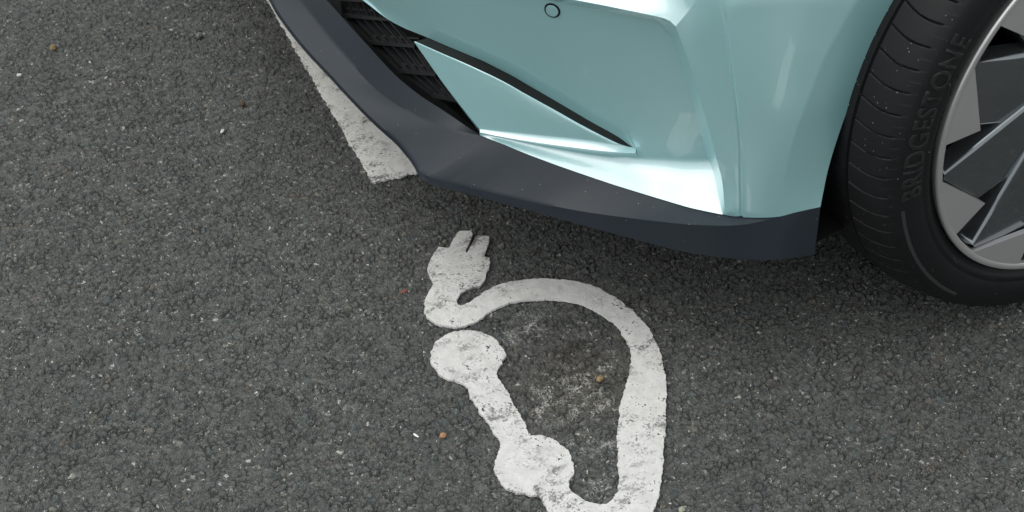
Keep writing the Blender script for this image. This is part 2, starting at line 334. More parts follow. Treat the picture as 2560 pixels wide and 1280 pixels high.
def bay_line(P0, D, width, length, seed, name, label, mat):
    D = np.array(D, float); D /= np.linalg.norm(D); N_ = np.array([D[1], -D[0]]); P0 = np.array(P0, float)
    pts = [P0+D*t for t in np.linspace(0, length, 40)]+[P0+D*t+N_*width for t in np.linspace(length, 0, 40)]
    o = sheet(name, ragged(pts, .002, .0014, seed, range(80)), .0016, mat); return tag(o, label, 'road marking')
lp = np.array(LINE_LEFT); D0 = lp[0]-lp[-1]
bay_line(lp[-1], D0, .10, 3.2, 5, 'bay_line', 'worn white bay line running under the dark front lip of the car', M_LINE)
tag(sheet('road_marking', ragged([(-1.03, -.46), (-1.13, -1.1), (-1.01, -1.12), (-.91, -.48)], .003, .0012, 9, range(4)), .0016, M_LINE), kind='structure')   # the next bay's dash, mirrored in the wing

def pebble(name, x, y, r, col, el, rot, label, cat='pebble', flat=.6):
    bm = bmesh.new(); bmesh.ops.create_icosphere(bm, subdivisions=2, radius=1)
    rr = random.Random(name+label)
    for v in bm.verts:
        v.co *= rr.uniform(.82, 1.12); v.co = Vector((v.co.x*r, v.co.y*r*el, v.co.z*r*flat*min(1, el*1.4)))
    bmesh.ops.rotate(bm, verts=bm.verts, cent=(0, 0, 0), matrix=Matrix.Rotation(rot, 3, 'Z'))
    me = bpy.data.meshes.new(name); bm.to_mesh(me); bm.free()
    o = finish(name, me, mat_simple(cat+'_'+label.split()[0], col, .8, var=.2, bump=.4, bscale=500), smooth=True, sharp=25)
    o.location = (x, y, r*flat*min(1, el*1.4)*.5); return tag(o, label, cat, 'loose bits on the asphalt')
PB = PEBBLES
pebble('pebble', *PB['orange'], .0055, (.36, .19, .10), .8, .3, 'orange stone left of the lower round end of the painted cable')
pebble('paint_chip', *PB['white'], .0055, (.72, .71, .68), .32, 1.9, 'slim white chip just left of the orange stone', 'chip', .4)
pebble('twig', *PB['red'], .0075, (.30, .085, .06), .28, .1, 'reddish brown splinter left of the painted plug', 'splinter', .4)
pebble('paint_chip', *PB['chipA'], .006, (.66, .65, .62), .45, .8, 'white chip on open asphalt left of the bay line end', 'chip', .4)
pebble('pebble', *PB['tan'], .0085, (.24, .175, .085), .7, .9, 'tan stone in the upper left of the asphalt')
pebble('pebble', *PB['dark'], .006, (.10, .07, .04), .8, .2, 'small dark brown stone beside the bay line')
pebble('paint_chip', *PB['chipB'], .005, (.62, .61, .58), .7, .2, 'white chip at the far left edge of the asphalt', 'chip', .5)
pebble('pebble', *PB['chipC'], .0035, (.45, .43, .38), .8, .2, 'pale grain lying beside the foot of the tyre')
pebble('pebble', *PB['ochre'], .0065, (.28, .19, .09), .75, .5, 'ochre stone inside the painted cable loop')
pebble('pebble', *PB['grey'], .008, (.17, .17, .165), .7, .5, 'pale grey stone near the top end of the bay line')
pebble('pebble', *PB['chipD'], .0055, (.34, .35, .27), .8, .5, 'greenish pale stone right of the lowest bend of the painted cable')

# ------------------------------------------------------------------ car body: stations along the bumper's plan curve
PLAN = [[-0.75,1.55],[-0.7509,1.5289],[-0.7518,1.5079],[-0.7527,1.4868],[-0.7536,1.4658],[-0.7545,1.4447],[-0.7554,1.4237],[-0.7563,1.4026],[-0.7572,1.3816],[-0.7581,1.3605],[-0.759,1.3395],[-0.7599,1.3184],[-0.7608,1.2974],[-0.7616,1.2763],[-0.7624,1.2552],[-0.7632,1.2342],[-0.7638,1.2131],[-0.7644,1.1921],[-0.7649,1.171],[-0.7654,1.1499],[-0.7657,1.1289],[-0.7661,1.1078],[-0.7664,1.0867],[-0.7668,1.0657],[-0.7672,1.0446],[-0.7678,1.0235],[-0.7684,1.0025],[-0.7691,0.9814],[-0.7699,0.9603],[-0.7707,0.9393],[-0.7714,0.9182],[-0.7721,0.8972],[-0.7725,0.8761],[-0.7728,0.855],[-0.7729,0.8339],[-0.7729,0.8129],[-0.7727,0.7918],[-0.7725,0.7707],[-0.7721,0.7497],[-0.7716,0.7286],[-0.771,0.7075],[-0.7703,0.6865],[-0.7695,0.6654],[-0.7685,0.6444],[-0.7674,0.6233],[-0.7662,0.6023],[-0.7648,0.5813],[-0.7631,0.5603],[-0.7608,0.5393],[-0.7579,0.5184],[-0.7539,0.4977],[-0.7487,0.4773],[-0.7421,0.4573],[-0.7341,0.4378],[-0.7247,0.419],[-0.7143,0.4006],[-0.7031,0.3828],[-0.6913,0.3654],[-0.6791,0.3482],[-0.6668,0.3311],[-0.6544,0.3141],[-0.6419,0.2971],[-0.6294,0.2801],[-0.617,0.2631],[-0.6044,0.2462],[-0.5916,0.2294],[-0.5786,0.2128],[-0.5653,0.1965],[-0.5515,0.1806],[-0.537,0.1652],[-0.5219,0.1506],[-0.506,0.1368],[-0.4892,0.124],[-0.4716,0.1124],[-0.4532,0.1022],[-0.4341,0.0933],[-0.4144,0.0859],[-0.3943,0.0797],[-0.3738,0.0748],[-0.3531,0.071],[-0.3322,0.068],[-0.3113,0.0657],[-0.2903,0.0639],[-0.2692,0.0625],[-0.2482,0.0615],[-0.2271,0.0606],[-0.2061,0.06],[-0.185,0.0594],[-0.1639,0.0588],[-0.1429,0.0583],[-0.1218,0.0579],[-0.1007,0.0574],[-0.0797,0.0569],[-0.0586,0.0565],[-0.0375,0.0561],[-0.0165,0.0558],[0.0046,0.0555],[0.0257,0.0553],[0.0468,0.0552],[0.0678,0.0551],[0.0889,0.055],[0.11,0.055],[0.131,0.055],[0.1521,0.055],[0.1732,0.055],[0.1943,0.055],[0.2153,0.055],[0.2364,0.055],[0.2575,0.055],[0.2786,0.055],[0.2996,0.055],[0.3207,0.055],[0.3418,0.055],[0.3628,0.055],[0.3839,0.055],[0.405,0.055],[0.4261,0.055],[0.4471,0.055],[0.4682,0.055],[0.4893,0.055],[0.5103,0.055],[0.5314,0.055],[0.5525,0.055],[0.5736,0.055],[0.5946,0.055],[0.6157,0.055],[0.6368,0.055],[0.6579,0.055],[0.6789,0.055],[0.7,0.055]]
CURVES = {
  'lip_bottom': [[0.01,0.19,0.0073],[0.51,0.19,0.0073],[0.5281,0.19,0.0047],[0.5459,0.19,0.0024],[0.5632,0.19,0.0009],[0.5801,0.19,0.0001],[0.5968,0.19,-0.0005],[0.6132,0.19,-0.0009],[0.6293,0.19,-0.0012],[0.6452,0.19,-0.0013],[0.6609,0.19,-0.0014],[0.6763,0.19,-0.0014],[0.6915,0.19,-0.0013],[0.7065,0.19,-0.0011],[0.7212,0.19,-0.0008],[0.7358,0.19,-0.0005],[0.7502,0.19,-0.0002],[0.7646,0.19,-0.0001],[0.779,0.19,-0.0],[0.7933,0.19,-0.0002],[0.8075,0.19,-0.0004],[0.8216,0.19,-0.0006],[0.8355,0.19,-0.0007],[0.8493,0.19,-0.0009],[0.8629,0.19,-0.001],[0.8764,0.19,-0.0011],[0.8898,0.19,-0.0011],[0.9029,0.19,-0.001],[0.9159,0.19,-0.0009],[0.9288,0.19,-0.0007],[0.9415,0.19,-0.0004],[0.9539,0.19,0.0001],[0.9662,0.19,0.0006],[0.9788,0.19,0.0004],[0.9917,0.19,-0.0007],[1.0047,0.19,-0.0025],[1.0175,0.19,-0.0045],[1.0302,0.19,-0.0072],[1.0429,0.19,-0.0117],[1.0551,0.19,-0.017],[1.0667,0.19,-0.0209]],
  'lip_bottom_side': [[1.0667,0.19,-0.0209],[1.0829,0.19,-0.0198],[1.0969,0.19,-0.0154],[1.111,0.19,-0.0113],[1.1254,0.19,-0.0079],[1.14,0.19,-0.005],[1.155,0.19,-0.0032],[1.1702,0.19,-0.0024],[1.1853,0.19,-0.0017],[1.2003,0.19,-0.0011],[1.2152,0.19,-0.0006],[1.23,0.19,0.0001],[1.2448,0.19,0.0006],[1.2597,0.19,0.0003],[1.2746,0.19,-0.0003],[1.2894,0.19,-0.0008],[1.3041,0.19,-0.001],[1.3187,0.19,-0.001],[1.3332,0.19,-0.0009],[1.3476,0.19,-0.001],[1.362,0.19,-0.0012],[1.3764,0.19,-0.0014],[1.3907,0.19,-0.002],[1.4049,0.19,-0.0026],[1.4189,0.19,-0.0033],[1.4329,0.19,-0.004],[1.4467,0.19,-0.0048],[1.4603,0.19,-0.0054],[1.4739,0.19,-0.0057],[1.4873,0.19,-0.0059],[1.5006,0.19,-0.0062],[1.514,0.19,-0.0066],[1.5272,0.19,-0.007],[1.5404,0.19,-0.0073],[1.5537,0.19,-0.0077],[1.567,0.19,-0.0078],[1.5805,0.19,-0.0075],[1.5943,0.19,-0.007],[1.6082,0.19,-0.0065],[1.6222,0.19,-0.0066]],
  'lip_front_edge': [[0.0176,0.198,0.0085],[0.5176,0.198,0.0085],[0.5351,0.198,0.0059],[0.5523,0.198,0.0036],[0.5691,0.198,0.0022],[0.5855,0.198,0.0013],[0.6016,0.198,0.0007],[0.6175,0.198,0.0003],[0.6332,0.198,-0.0001],[0.6487,0.198,-0.0003],[0.6639,0.198,-0.0005],[0.6789,0.198,-0.0006],[0.6936,0.198,-0.0005],[0.7082,0.198,-0.0005],[0.7225,0.198,-0.0003],[0.7367,0.198,0.0],[0.7507,0.198,0.0003],[0.7646,0.198,0.0004],[0.7785,0.198,0.0005],[0.7924,0.198,0.0004],[0.8062,0.198,0.0001],[0.8199,0.198,-0.0001],[0.8334,0.198,-0.0003],[0.8469,0.198,-0.0005],[0.8602,0.198,-0.0007],[0.8733,0.198,-0.0008],[0.8864,0.198,-0.0009],[0.8992,0.198,-0.001],[0.9119,0.198,-0.0009],[0.9244,0.198,-0.0008],[0.9368,0.198,-0.0006],[0.9491,0.198,-0.0004],[0.9611,0.198,0.0],[0.973,0.198,0.0005],[0.9852,0.198,0.0002],[0.9977,0.198,-0.001],[1.0102,0.198,-0.0029],[1.0225,0.198,-0.0049],[1.0348,0.198,-0.0076],[1.0469,0.198,-0.0117],[1.0587,0.198,-0.0169]],
  'lip_side_edge': [[1.0587,0.198,-0.0169],[1.0778,0.2,-0.0184],[1.0926,0.2006,-0.0142],[1.1069,0.201,-0.0097],[1.1218,0.2013,-0.0065],[1.1368,0.2013,-0.0038],[1.1519,0.2015,-0.0016],[1.1673,0.2021,-0.0002],[1.1829,0.203,0.0005],[1.1983,0.2039,0.001],[1.2134,0.2042,0.0017],[1.2285,0.2044,0.0024],[1.2436,0.205,0.0028],[1.2588,0.2062,0.0025],[1.2742,0.2079,0.0019],[1.2895,0.2096,0.0013],[1.3046,0.2114,0.0012],[1.3196,0.2132,0.0013],[1.3345,0.2153,0.0012],[1.3494,0.2176,0.0011],[1.3642,0.22,0.0009],[1.3789,0.2224,0.0006],[1.3936,0.2248,0.0],[1.4082,0.2273,-0.0007],[1.4225,0.2297,-0.0014],[1.4367,0.232,-0.0022],[1.4507,0.2342,-0.0029],[1.4645,0.2363,-0.0035],[1.4782,0.2384,-0.0039],[1.4917,0.2402,-0.0042],[1.505,0.2416,-0.0039],[1.5183,0.2431,-0.0029],[1.5316,0.2449,-0.0017],[1.5448,0.2472,0.0001],[1.5582,0.2497,0.0016],[1.5716,0.2525,0.0025],[1.5844,0.2569,0.0014],[1.5975,0.26,0.0005],[1.6111,0.262,0.0],[1.6249,0.2635,-0.0004]],
  'lip_crease': [[0.0919,0.2262,0.03],[0.5919,0.2262,0.03],[0.6071,0.2258,0.03],[0.6222,0.2252,0.03],[0.6369,0.2246,0.03],[0.6518,0.224,0.03],[0.6662,0.2231,0.03],[0.68,0.222,0.03],[0.6938,0.2209,0.03],[0.7073,0.2197,0.03],[0.7207,0.2186,0.03],[0.7343,0.2177,0.03],[0.7478,0.2169,0.03],[0.7612,0.2161,0.03],[0.7747,0.2155,0.03],[0.7881,0.2149,0.03],[0.8012,0.2141,0.03],[0.8141,0.2133,0.03],[0.8271,0.2127,0.03],[0.8403,0.2124,0.03],[0.854,0.2127,0.03],[0.8682,0.2136,0.03],[0.8827,0.215,0.03],[0.8973,0.2168,0.03],[0.9119,0.2188,0.03],[0.9267,0.2213,0.03],[0.9416,0.2241,0.03],[0.9565,0.227,0.03],[0.9712,0.2299,0.03],[0.9861,0.2331,0.03],[1.0008,0.2364,0.03],[1.0154,0.2401,0.03],[1.03,0.2439,0.0299],[1.0439,0.2471,0.0301],[1.0568,0.2499,0.0304],[1.0694,0.2523,0.0309],[1.0817,0.2547,0.0313],[1.0936,0.2571,0.0317],[1.1048,0.259,0.0323],[1.1158,0.2607,0.0331],[1.1262,0.2619,0.034]],
  'lip_inner': [[0.1682,0.2609,0.046],[0.6682,0.2609,0.046],[0.6819,0.261,0.0459],[0.6955,0.2611,0.0458],[0.7088,0.2611,0.0457],[0.7217,0.2609,0.0456],[0.7345,0.2606,0.0454],[0.7469,0.2601,0.0453],[0.759,0.2596,0.0452],[0.7713,0.2593,0.0451],[0.7836,0.259,0.045],[0.7958,0.2586,0.0449],[0.8078,0.2583,0.0448],[0.8196,0.2579,0.0447],[0.8312,0.2573,0.0446],[0.8424,0.2565,0.0444],[0.8536,0.2557,0.0443],[0.8647,0.255,0.0442],[0.8761,0.2545,0.0441],[0.8874,0.2539,0.044],[0.8986,0.2535,0.0439],[0.9101,0.2534,0.0438],[0.9218,0.2538,0.0437],[0.9338,0.2545,0.0436],[0.9459,0.2554,0.0435],[0.958,0.2565,0.0433],[0.9702,0.2576,0.0432],[0.9825,0.2589,0.0431],[0.9949,0.2603,0.043],[1.0071,0.2617,0.0429],[1.019,0.263,0.0428],[1.031,0.2641,0.0427],[1.0425,0.2646,0.0426],[1.0533,0.2645,0.0425],[1.0637,0.2641,0.0426],[1.0738,0.2633,0.0426],[1.0837,0.2624,0.0425],[1.0938,0.2616,0.0421],[1.1043,0.2613,0.0408],[1.1154,0.2618,0.0385],[1.1261,0.2621,0.036]],
  'teal_low': [[1.1292,0.263,0.034],[1.1411,0.2628,0.034],[1.1526,0.2624,0.034],[1.1639,0.2617,0.034],[1.1748,0.2608,0.034],[1.1854,0.2595,0.034],[1.1958,0.258,0.034],[1.2061,0.2566,0.034],[1.2162,0.2553,0.034],[1.2261,0.2541,0.034],[1.2361,0.253,0.034],[1.246,0.2518,0.034],[1.256,0.2507,0.034],[1.2659,0.2497,0.034],[1.2757,0.2487,0.034],[1.2855,0.2478,0.034],[1.2953,0.2469,0.034],[1.305,0.246,0.034],[1.3147,0.2452,0.034],[1.3245,0.2444,0.034],[1.3345,0.2436,0.034],[1.3443,0.2429,0.034],[1.3542,0.2422,0.034],[1.364,0.2415,0.0341],[1.3738,0.2408,0.0341],[1.3837,0.2402,0.0341],[1.3936,0.2397,0.0336],[1.4039,0.24,0.0323],[1.414,0.2397,0.0315],[1.4241,0.2392,0.0307],[1.4342,0.2388,0.0298],[1.4443,0.2386,0.0287],[1.4545,0.239,0.027],[1.4647,0.2398,0.0248],[1.4748,0.2409,0.0224],[1.4849,0.242,0.0199],[1.4947,0.2429,0.0176],[1.5044,0.2436,0.0156],[1.514,0.2444,0.0138],[1.5235,0.2449,0.012]],
  'teal_low_rear': [[1.5235,0.2449,0.012],[1.529,0.246,0.0107],[1.5345,0.247,0.0093],[1.5399,0.248,0.008],[1.5453,0.2489,0.0068],[1.5506,0.2497,0.0057],[1.556,0.2504,0.0049],[1.5614,0.2511,0.0042],[1.5667,0.2518,0.0036],[1.572,0.2528,0.003],[1.5772,0.2544,0.0024],[1.5821,0.2564,0.0017],[1.5872,0.2582,0.0012],[1.5924,0.2595,0.0009],[1.5977,0.2605,0.0007],[1.6031,0.2613,0.0005],[1.6085,0.2621,0.0004],[1.614,0.2627,0.0003],[1.6195,0.2633,0.0001],[1.625,0.2638,0.0]],
  'slit_up': [[0.6281,0.3049,0.042],[0.6539,0.3084,0.0433],[0.6785,0.3114,0.0446],[0.7024,0.314,0.0459],[0.7253,0.3162,0.0472],[0.7477,0.3183,0.0485],[0.7693,0.3201,0.0497],[0.7906,0.3216,0.051],[0.8106,0.3223,0.0523],[0.8299,0.3225,0.0536],[0.8488,0.3226,0.055],[0.8686,0.3239,0.0562],[0.8902,0.3273,0.0571],[0.9118,0.3315,0.0581],[0.9336,0.3369,0.0591],[0.9554,0.3422,0.06],[0.9768,0.3469,0.0607],[0.9981,0.351,0.0615],[1.0184,0.3545,0.0622],[1.0389,0.3573,0.0629],[1.0587,0.3594,0.0636],[1.078,0.3606,0.0643],[1.0961,0.3609,0.065],[1.1132,0.3603,0.0657],[1.1293,0.3582,0.0665],[1.1434,0.3554,0.0672],[1.1571,0.3522,0.0679],[1.1706,0.349,0.0682],[1.1837,0.3456,0.0684],[1.1961,0.3418,0.0686],[1.208,0.338,0.0688],[1.2195,0.334,0.069],[1.2307,0.33,0.0692],[1.2419,0.3259,0.0694],[1.2531,0.3217,0.0697],[1.2642,0.3175,0.0699],[1.2752,0.3133,0.07],[1.2861,0.3091,0.07],[1.297,0.305,0.0699],[1.3078,0.3008,0.0697],[1.3187,0.2967,0.0695],[1.33,0.2926,0.0694],[1.3412,0.2885,0.0692],[1.3526,0.2846,0.069]],
  'slit_low': [[0.973,0.3462,0.039],[0.9936,0.3504,0.0395],[1.0133,0.354,0.0401],[1.0325,0.357,0.0406],[1.0511,0.3592,0.0411],[1.0688,0.3607,0.0417],[1.0856,0.3614,0.0422],[1.1013,0.3612,0.0427],[1.1165,0.3603,0.0432],[1.1308,0.3587,0.0438],[1.1442,0.3568,0.0443],[1.1571,0.3544,0.0448],[1.1696,0.3514,0.0454],[1.1815,0.3478,0.0459],[1.1929,0.3437,0.0464],[1.2042,0.3399,0.047],[1.2153,0.3361,0.0475],[1.2262,0.3323,0.048],[1.2371,0.3285,0.0485],[1.2479,0.3245,0.0491],[1.2586,0.3204,0.0496],[1.2692,0.3163,0.0501],[1.2799,0.3123,0.0507],[1.2906,0.3086,0.0511],[1.3014,0.3052,0.0513],[1.3122,0.3019,0.0515],[1.323,0.2984,0.0523],[1.3334,0.2939,0.0552],[1.3427,0.2875,0.0626],[1.3526,0.2839,0.069]],
  'blade_left': [[1.1301,0.2705,0.033],[1.1231,0.2754,0.0333],[1.116,0.2803,0.0336],[1.1086,0.285,0.0339],[1.1012,0.2897,0.0343],[1.0938,0.2943,0.0346],[1.0861,0.2988,0.0349],[1.0783,0.3032,0.0352],[1.0702,0.3074,0.0355],[1.062,0.3114,0.0358],[1.0536,0.3154,0.0362],[1.0452,0.3193,0.0365],[1.0367,0.3231,0.0368],[1.028,0.3268,0.0371],[1.0191,0.3304,0.0374],[1.0103,0.3338,0.0377],[1.0013,0.3371,0.0381],[0.992,0.3402,0.0384],[0.9825,0.3433,0.0387],[0.973,0.3462,0.039]],
  'blade_roll': [[1.1286,0.2734,0.034],[1.1379,0.2754,0.0348],[1.1469,0.2772,0.0355],[1.1558,0.2789,0.0363],[1.1645,0.2805,0.037],[1.1732,0.2818,0.0378],[1.1816,0.2831,0.0386],[1.1899,0.2842,0.0393],[1.1981,0.2853,0.0401],[1.2061,0.2863,0.0408],[1.214,0.2872,0.0416],[1.2218,0.288,0.0424],[1.2295,0.2889,0.0431],[1.2372,0.2897,0.0439],[1.2449,0.2905,0.0447],[1.2526,0.2913,0.0454],[1.2602,0.292,0.0462],[1.2678,0.2928,0.0469],[1.2754,0.2934,0.0477],[1.2829,0.2941,0.0485],[1.2904,0.2947,0.0492],[1.2979,0.2954,0.0497],[1.3054,0.2961,0.0501],[1.3128,0.2967,0.0506],[1.3202,0.2968,0.0514],[1.3274,0.2962,0.0531],[1.3342,0.2945,0.0559],[1.3404,0.2914,0.0599],[1.3464,0.2877,0.0646],[1.3526,0.2842,0.069]],
  'blade_lip': [[1.1323,0.2709,0.03],[1.1413,0.2719,0.0305],[1.1501,0.2727,0.0311],[1.1589,0.2735,0.0316],[1.1675,0.2743,0.0322],[1.1759,0.275,0.0327],[1.1843,0.2757,0.0332],[1.1925,0.2763,0.0338],[1.2006,0.2768,0.0343],[1.2086,0.2774,0.0348],[1.2164,0.2779,0.0354],[1.2242,0.2785,0.0359],[1.2319,0.2791,0.0365],[1.2397,0.2797,0.0371],[1.2474,0.2804,0.0376],[1.2551,0.2811,0.0381],[1.2628,0.2817,0.0387],[1.2704,0.2824,0.0393],[1.2779,0.283,0.0399],[1.2854,0.2836,0.0406],[1.2929,0.2842,0.0414],[1.3003,0.2848,0.0422],[1.3076,0.2854,0.043],[1.3149,0.2859,0.044],[1.3222,0.2864,0.0452],[1.3294,0.2866,0.0469],[1.3365,0.2864,0.0491],[1.3432,0.2858,0.0521],[1.3498,0.285,0.0557],[1.3565,0.2842,0.059]],
  'fillet_top': [[1.1293,0.267,0.034],[1.1375,0.2669,0.0356],[1.1456,0.2668,0.0373],[1.1538,0.2666,0.0388],[1.162,0.2666,0.0401],[1.1703,0.2665,0.0413],[1.1784,0.2664,0.0424],[1.1863,0.2662,0.0435],[1.1942,0.266,0.0446],[1.202,0.2658,0.0457],[1.2097,0.2657,0.0467],[1.2173,0.2655,0.0477],[1.2248,0.2655,0.0487],[1.2323,0.2655,0.0496],[1.2399,0.2655,0.0506],[1.2474,0.2656,0.0515],[1.2549,0.2657,0.0524],[1.2624,0.2658,0.0533],[1.2698,0.2659,0.0542],[1.2772,0.266,0.0552],[1.2845,0.2662,0.0561],[1.2918,0.2664,0.0571],[1.2991,0.2667,0.0581],[1.3063,0.267,0.0591],[1.3135,0.2675,0.0602],[1.3208,0.268,0.0613],[1.3282,0.2686,0.0627],[1.3354,0.2692,0.0647],[1.3425,0.27,0.0668],[1.3497,0.2711,0.0684],[1.3572,0.2724,0.0695],[1.3647,0.2737,0.0704],[1.3723,0.2752,0.0711],[1.3799,0.2766,0.0718],[1.3877,0.2781,0.0723],[1.3954,0.2796,0.0729],[1.4034,0.281,0.0733],[1.4113,0.2824,0.0738],[1.4195,0.2838,0.0741],[1.4278,0.2851,0.0743],[1.4361,0.2864,0.0745],[1.4446,0.2876,0.0746],[1.453,0.2887,0.0748],[1.4615,0.2897,0.075]],
  'pan_bottom': [[0.8654,0.3235,0.056],[0.8895,0.3275,0.0571],[0.9132,0.3318,0.0581],[0.9374,0.3378,0.0593],[0.9614,0.3436,0.0602],[0.9852,0.3486,0.061],[1.0083,0.3528,0.0618],[1.031,0.3563,0.0626],[1.0533,0.3589,0.0634],[1.0745,0.3604,0.0642],[1.0949,0.3609,0.065],[1.114,0.3602,0.0658],[1.1315,0.3579,0.0666],[1.1471,0.3546,0.0674],[1.1622,0.351,0.0681],[1.1769,0.3474,0.0683],[1.191,0.3434,0.0685],[1.2044,0.3392,0.0687],[1.2172,0.3348,0.0689],[1.2297,0.3303,0.0692],[1.2422,0.3258,0.0694],[1.2545,0.3211,0.0697],[1.2668,0.3165,0.0699],[1.279,0.3118,0.07],[1.2911,0.3072,0.0699],[1.3031,0.3026,0.0698],[1.3151,0.2981,0.0696],[1.3275,0.2935,0.0694],[1.34,0.2889,0.0692],[1.3526,0.2846,0.069],[1.3531,0.2814,0.069],[1.3535,0.2783,0.069],[1.3535,0.275,0.069],[1.3533,0.2717,0.069],[1.3607,0.273,0.0699],[1.3681,0.2744,0.0707],[1.3756,0.2758,0.0714],[1.3831,0.2773,0.072],[1.3908,0.2787,0.0726],[1.3985,0.2801,0.0731],[1.4062,0.2815,0.0735],[1.4142,0.2829,0.0739],[1.4223,0.2842,0.0742],[1.4305,0.2855,0.0744],[1.4386,0.2868,0.0745],[1.4469,0.2879,0.0747],[1.4552,0.289,0.0749],[1.4615,0.2897,0.075]],
  'pan_left': [[0.8654,0.3235,0.056],[0.8505,0.3224,0.0556],[0.8354,0.3213,0.0552],[0.8201,0.3201,0.0549],[0.8045,0.319,0.0547],[0.7893,0.3181,0.0541],[0.7742,0.3172,0.0531],[0.7592,0.3163,0.0519],[0.7444,0.3155,0.0506],[0.7289,0.3145,0.0493],[0.7132,0.3133,0.0481],[0.6971,0.312,0.0469],[0.6805,0.3105,0.0456],[0.6637,0.3089,0.0444],[0.646,0.3071,0.0432],[0.6281,0.3049,0.042]],
  'pan_top': [[0.6281,0.3049,0.042],[0.6583,0.3179,0.0424],[0.6867,0.3301,0.0428],[0.714,0.3417,0.0431],[0.7403,0.3526,0.0435],[0.7652,0.363,0.0439],[0.7898,0.373,0.0443],[0.8133,0.3825,0.0446],[0.8362,0.3916,0.045],[0.8584,0.4004,0.0454],[0.8801,0.4089,0.0458],[0.9013,0.417,0.0461],[0.9217,0.4248,0.0465],[0.9417,0.4324,0.0469],[0.9614,0.4397,0.0473],[0.9807,0.4467,0.0476],[0.9997,0.4531,0.048],[1.0177,0.459,0.0484],[1.0356,0.4644,0.0488],[1.0526,0.469,0.0491],[1.069,0.4729,0.0495],[1.0847,0.4761,0.0499],[1.0995,0.4788,0.0503],[1.1139,0.481,0.0506],[1.1275,0.4828,0.051],[1.1401,0.4842,0.0514],[1.1523,0.4854,0.0518],[1.1642,0.4864,0.0521],[1.1756,0.4872,0.0525],[1.1868,0.4879,0.0529],[1.1976,0.4885,0.0533],[1.2081,0.489,0.0537],[1.2183,0.4894,0.0541],[1.2283,0.4898,0.0544],[1.2383,0.4901,0.0548],[1.2483,0.4905,0.0551],[1.2582,0.4907,0.0555],[1.2681,0.491,0.0558],[1.2778,0.4912,0.0561],[1.2875,0.4914,0.0563],[1.2971,0.4917,0.0566],[1.3067,0.492,0.0569],[1.3163,0.4923,0.0572],[1.326,0.4926,0.0575],[1.3359,0.493,0.0578],[1.3457,0.4932,0.0581],[1.3555,0.4935,0.0584],[1.3652,0.4937,0.0587],[1.3748,0.4933,0.0591],[1.3837,0.4901,0.06]],
  'pan_right': [[1.4615,0.2897,0.075],[1.4588,0.2973,0.0745],[1.4559,0.3047,0.074],[1.4531,0.3122,0.0734],[1.4505,0.3197,0.0729],[1.4479,0.3271,0.0724],[1.4455,0.3346,0.0719],[1.4431,0.342,0.0714],[1.4406,0.3494,0.0709],[1.4383,0.3568,0.0703],[1.436,0.3641,0.0698],[1.4337,0.3714,0.0693],[1.4312,0.3787,0.0688],[1.4288,0.3859,0.0683],[1.4264,0.393,0.0678],[1.4239,0.4001,0.0672],[1.4215,0.4071,0.0667],[1.419,0.4141,0.0662],[1.4165,0.421,0.0657],[1.4141,0.4279,0.0652],[1.4116,0.4348,0.0647],[1.4091,0.4417,0.0641],[1.4067,0.4485,0.0636],[1.4043,0.4552,0.0631],[1.4018,0.4619,0.0626],[1.3993,0.4685,0.0621],[1.3966,0.4751,0.0616],[1.3934,0.4812,0.061],[1.3887,0.4859,0.0605],[1.3837,0.4901,0.06]],
  'apron_right': [[1.4944,0.246,0.021],[1.493,0.2476,0.0248],[1.4915,0.2493,0.0285],[1.4902,0.2512,0.0321],[1.4888,0.2531,0.0357],[1.4874,0.255,0.0392],[1.486,0.2569,0.0428],[1.4844,0.2588,0.0463],[1.4828,0.2604,0.0502],[1.4811,0.262,0.0541],[1.4792,0.2637,0.0578],[1.4775,0.2656,0.0612],[1.4756,0.2679,0.0642],[1.4736,0.2705,0.0665],[1.4717,0.2735,0.0683],[1.4696,0.2766,0.0698],[1.4676,0.2799,0.0711],[1.4656,0.2832,0.0724],[1.4636,0.2865,0.0736],[1.4615,0.2897,0.075]],
  'apron_low': [[1.1292,0.263,0.034],[1.1402,0.2628,0.034],[1.151,0.2624,0.034],[1.1616,0.2619,0.034],[1.1718,0.2611,0.034],[1.1819,0.26,0.034],[1.1916,0.2586,0.034],[1.2012,0.2573,0.034],[1.2107,0.256,0.034],[1.22,0.2549,0.034],[1.2293,0.2538,0.034],[1.2386,0.2527,0.034],[1.2478,0.2516,0.034],[1.2571,0.2506,0.034],[1.2663,0.2497,0.034],[1.2755,0.2488,0.034],[1.2846,0.2479,0.034],[1.2937,0.2471,0.034],[1.3028,0.2462,0.034],[1.3118,0.2454,0.034],[1.321,0.2447,0.034],[1.3302,0.2439,0.034],[1.3394,0.2432,0.034],[1.3486,0.2426,0.034],[1.3577,0.2419,0.0341],[1.3669,0.2413,0.0341],[1.3761,0.2406,0.0341],[1.3852,0.2401,0.034],[1.3946,0.2397,0.0335],[1.4041,0.2399,0.0323],[1.4136,0.2397,0.0315],[1.4229,0.2393,0.0308],[1.4324,0.2389,0.03],[1.4418,0.2386,0.029],[1.4512,0.2388,0.0276],[1.4608,0.2395,0.0258],[1.4703,0.2405,0.0236],[1.4796,0.2415,0.0213],[1.4888,0.2424,0.0189],[1.4961,0.2429,0.0175]],
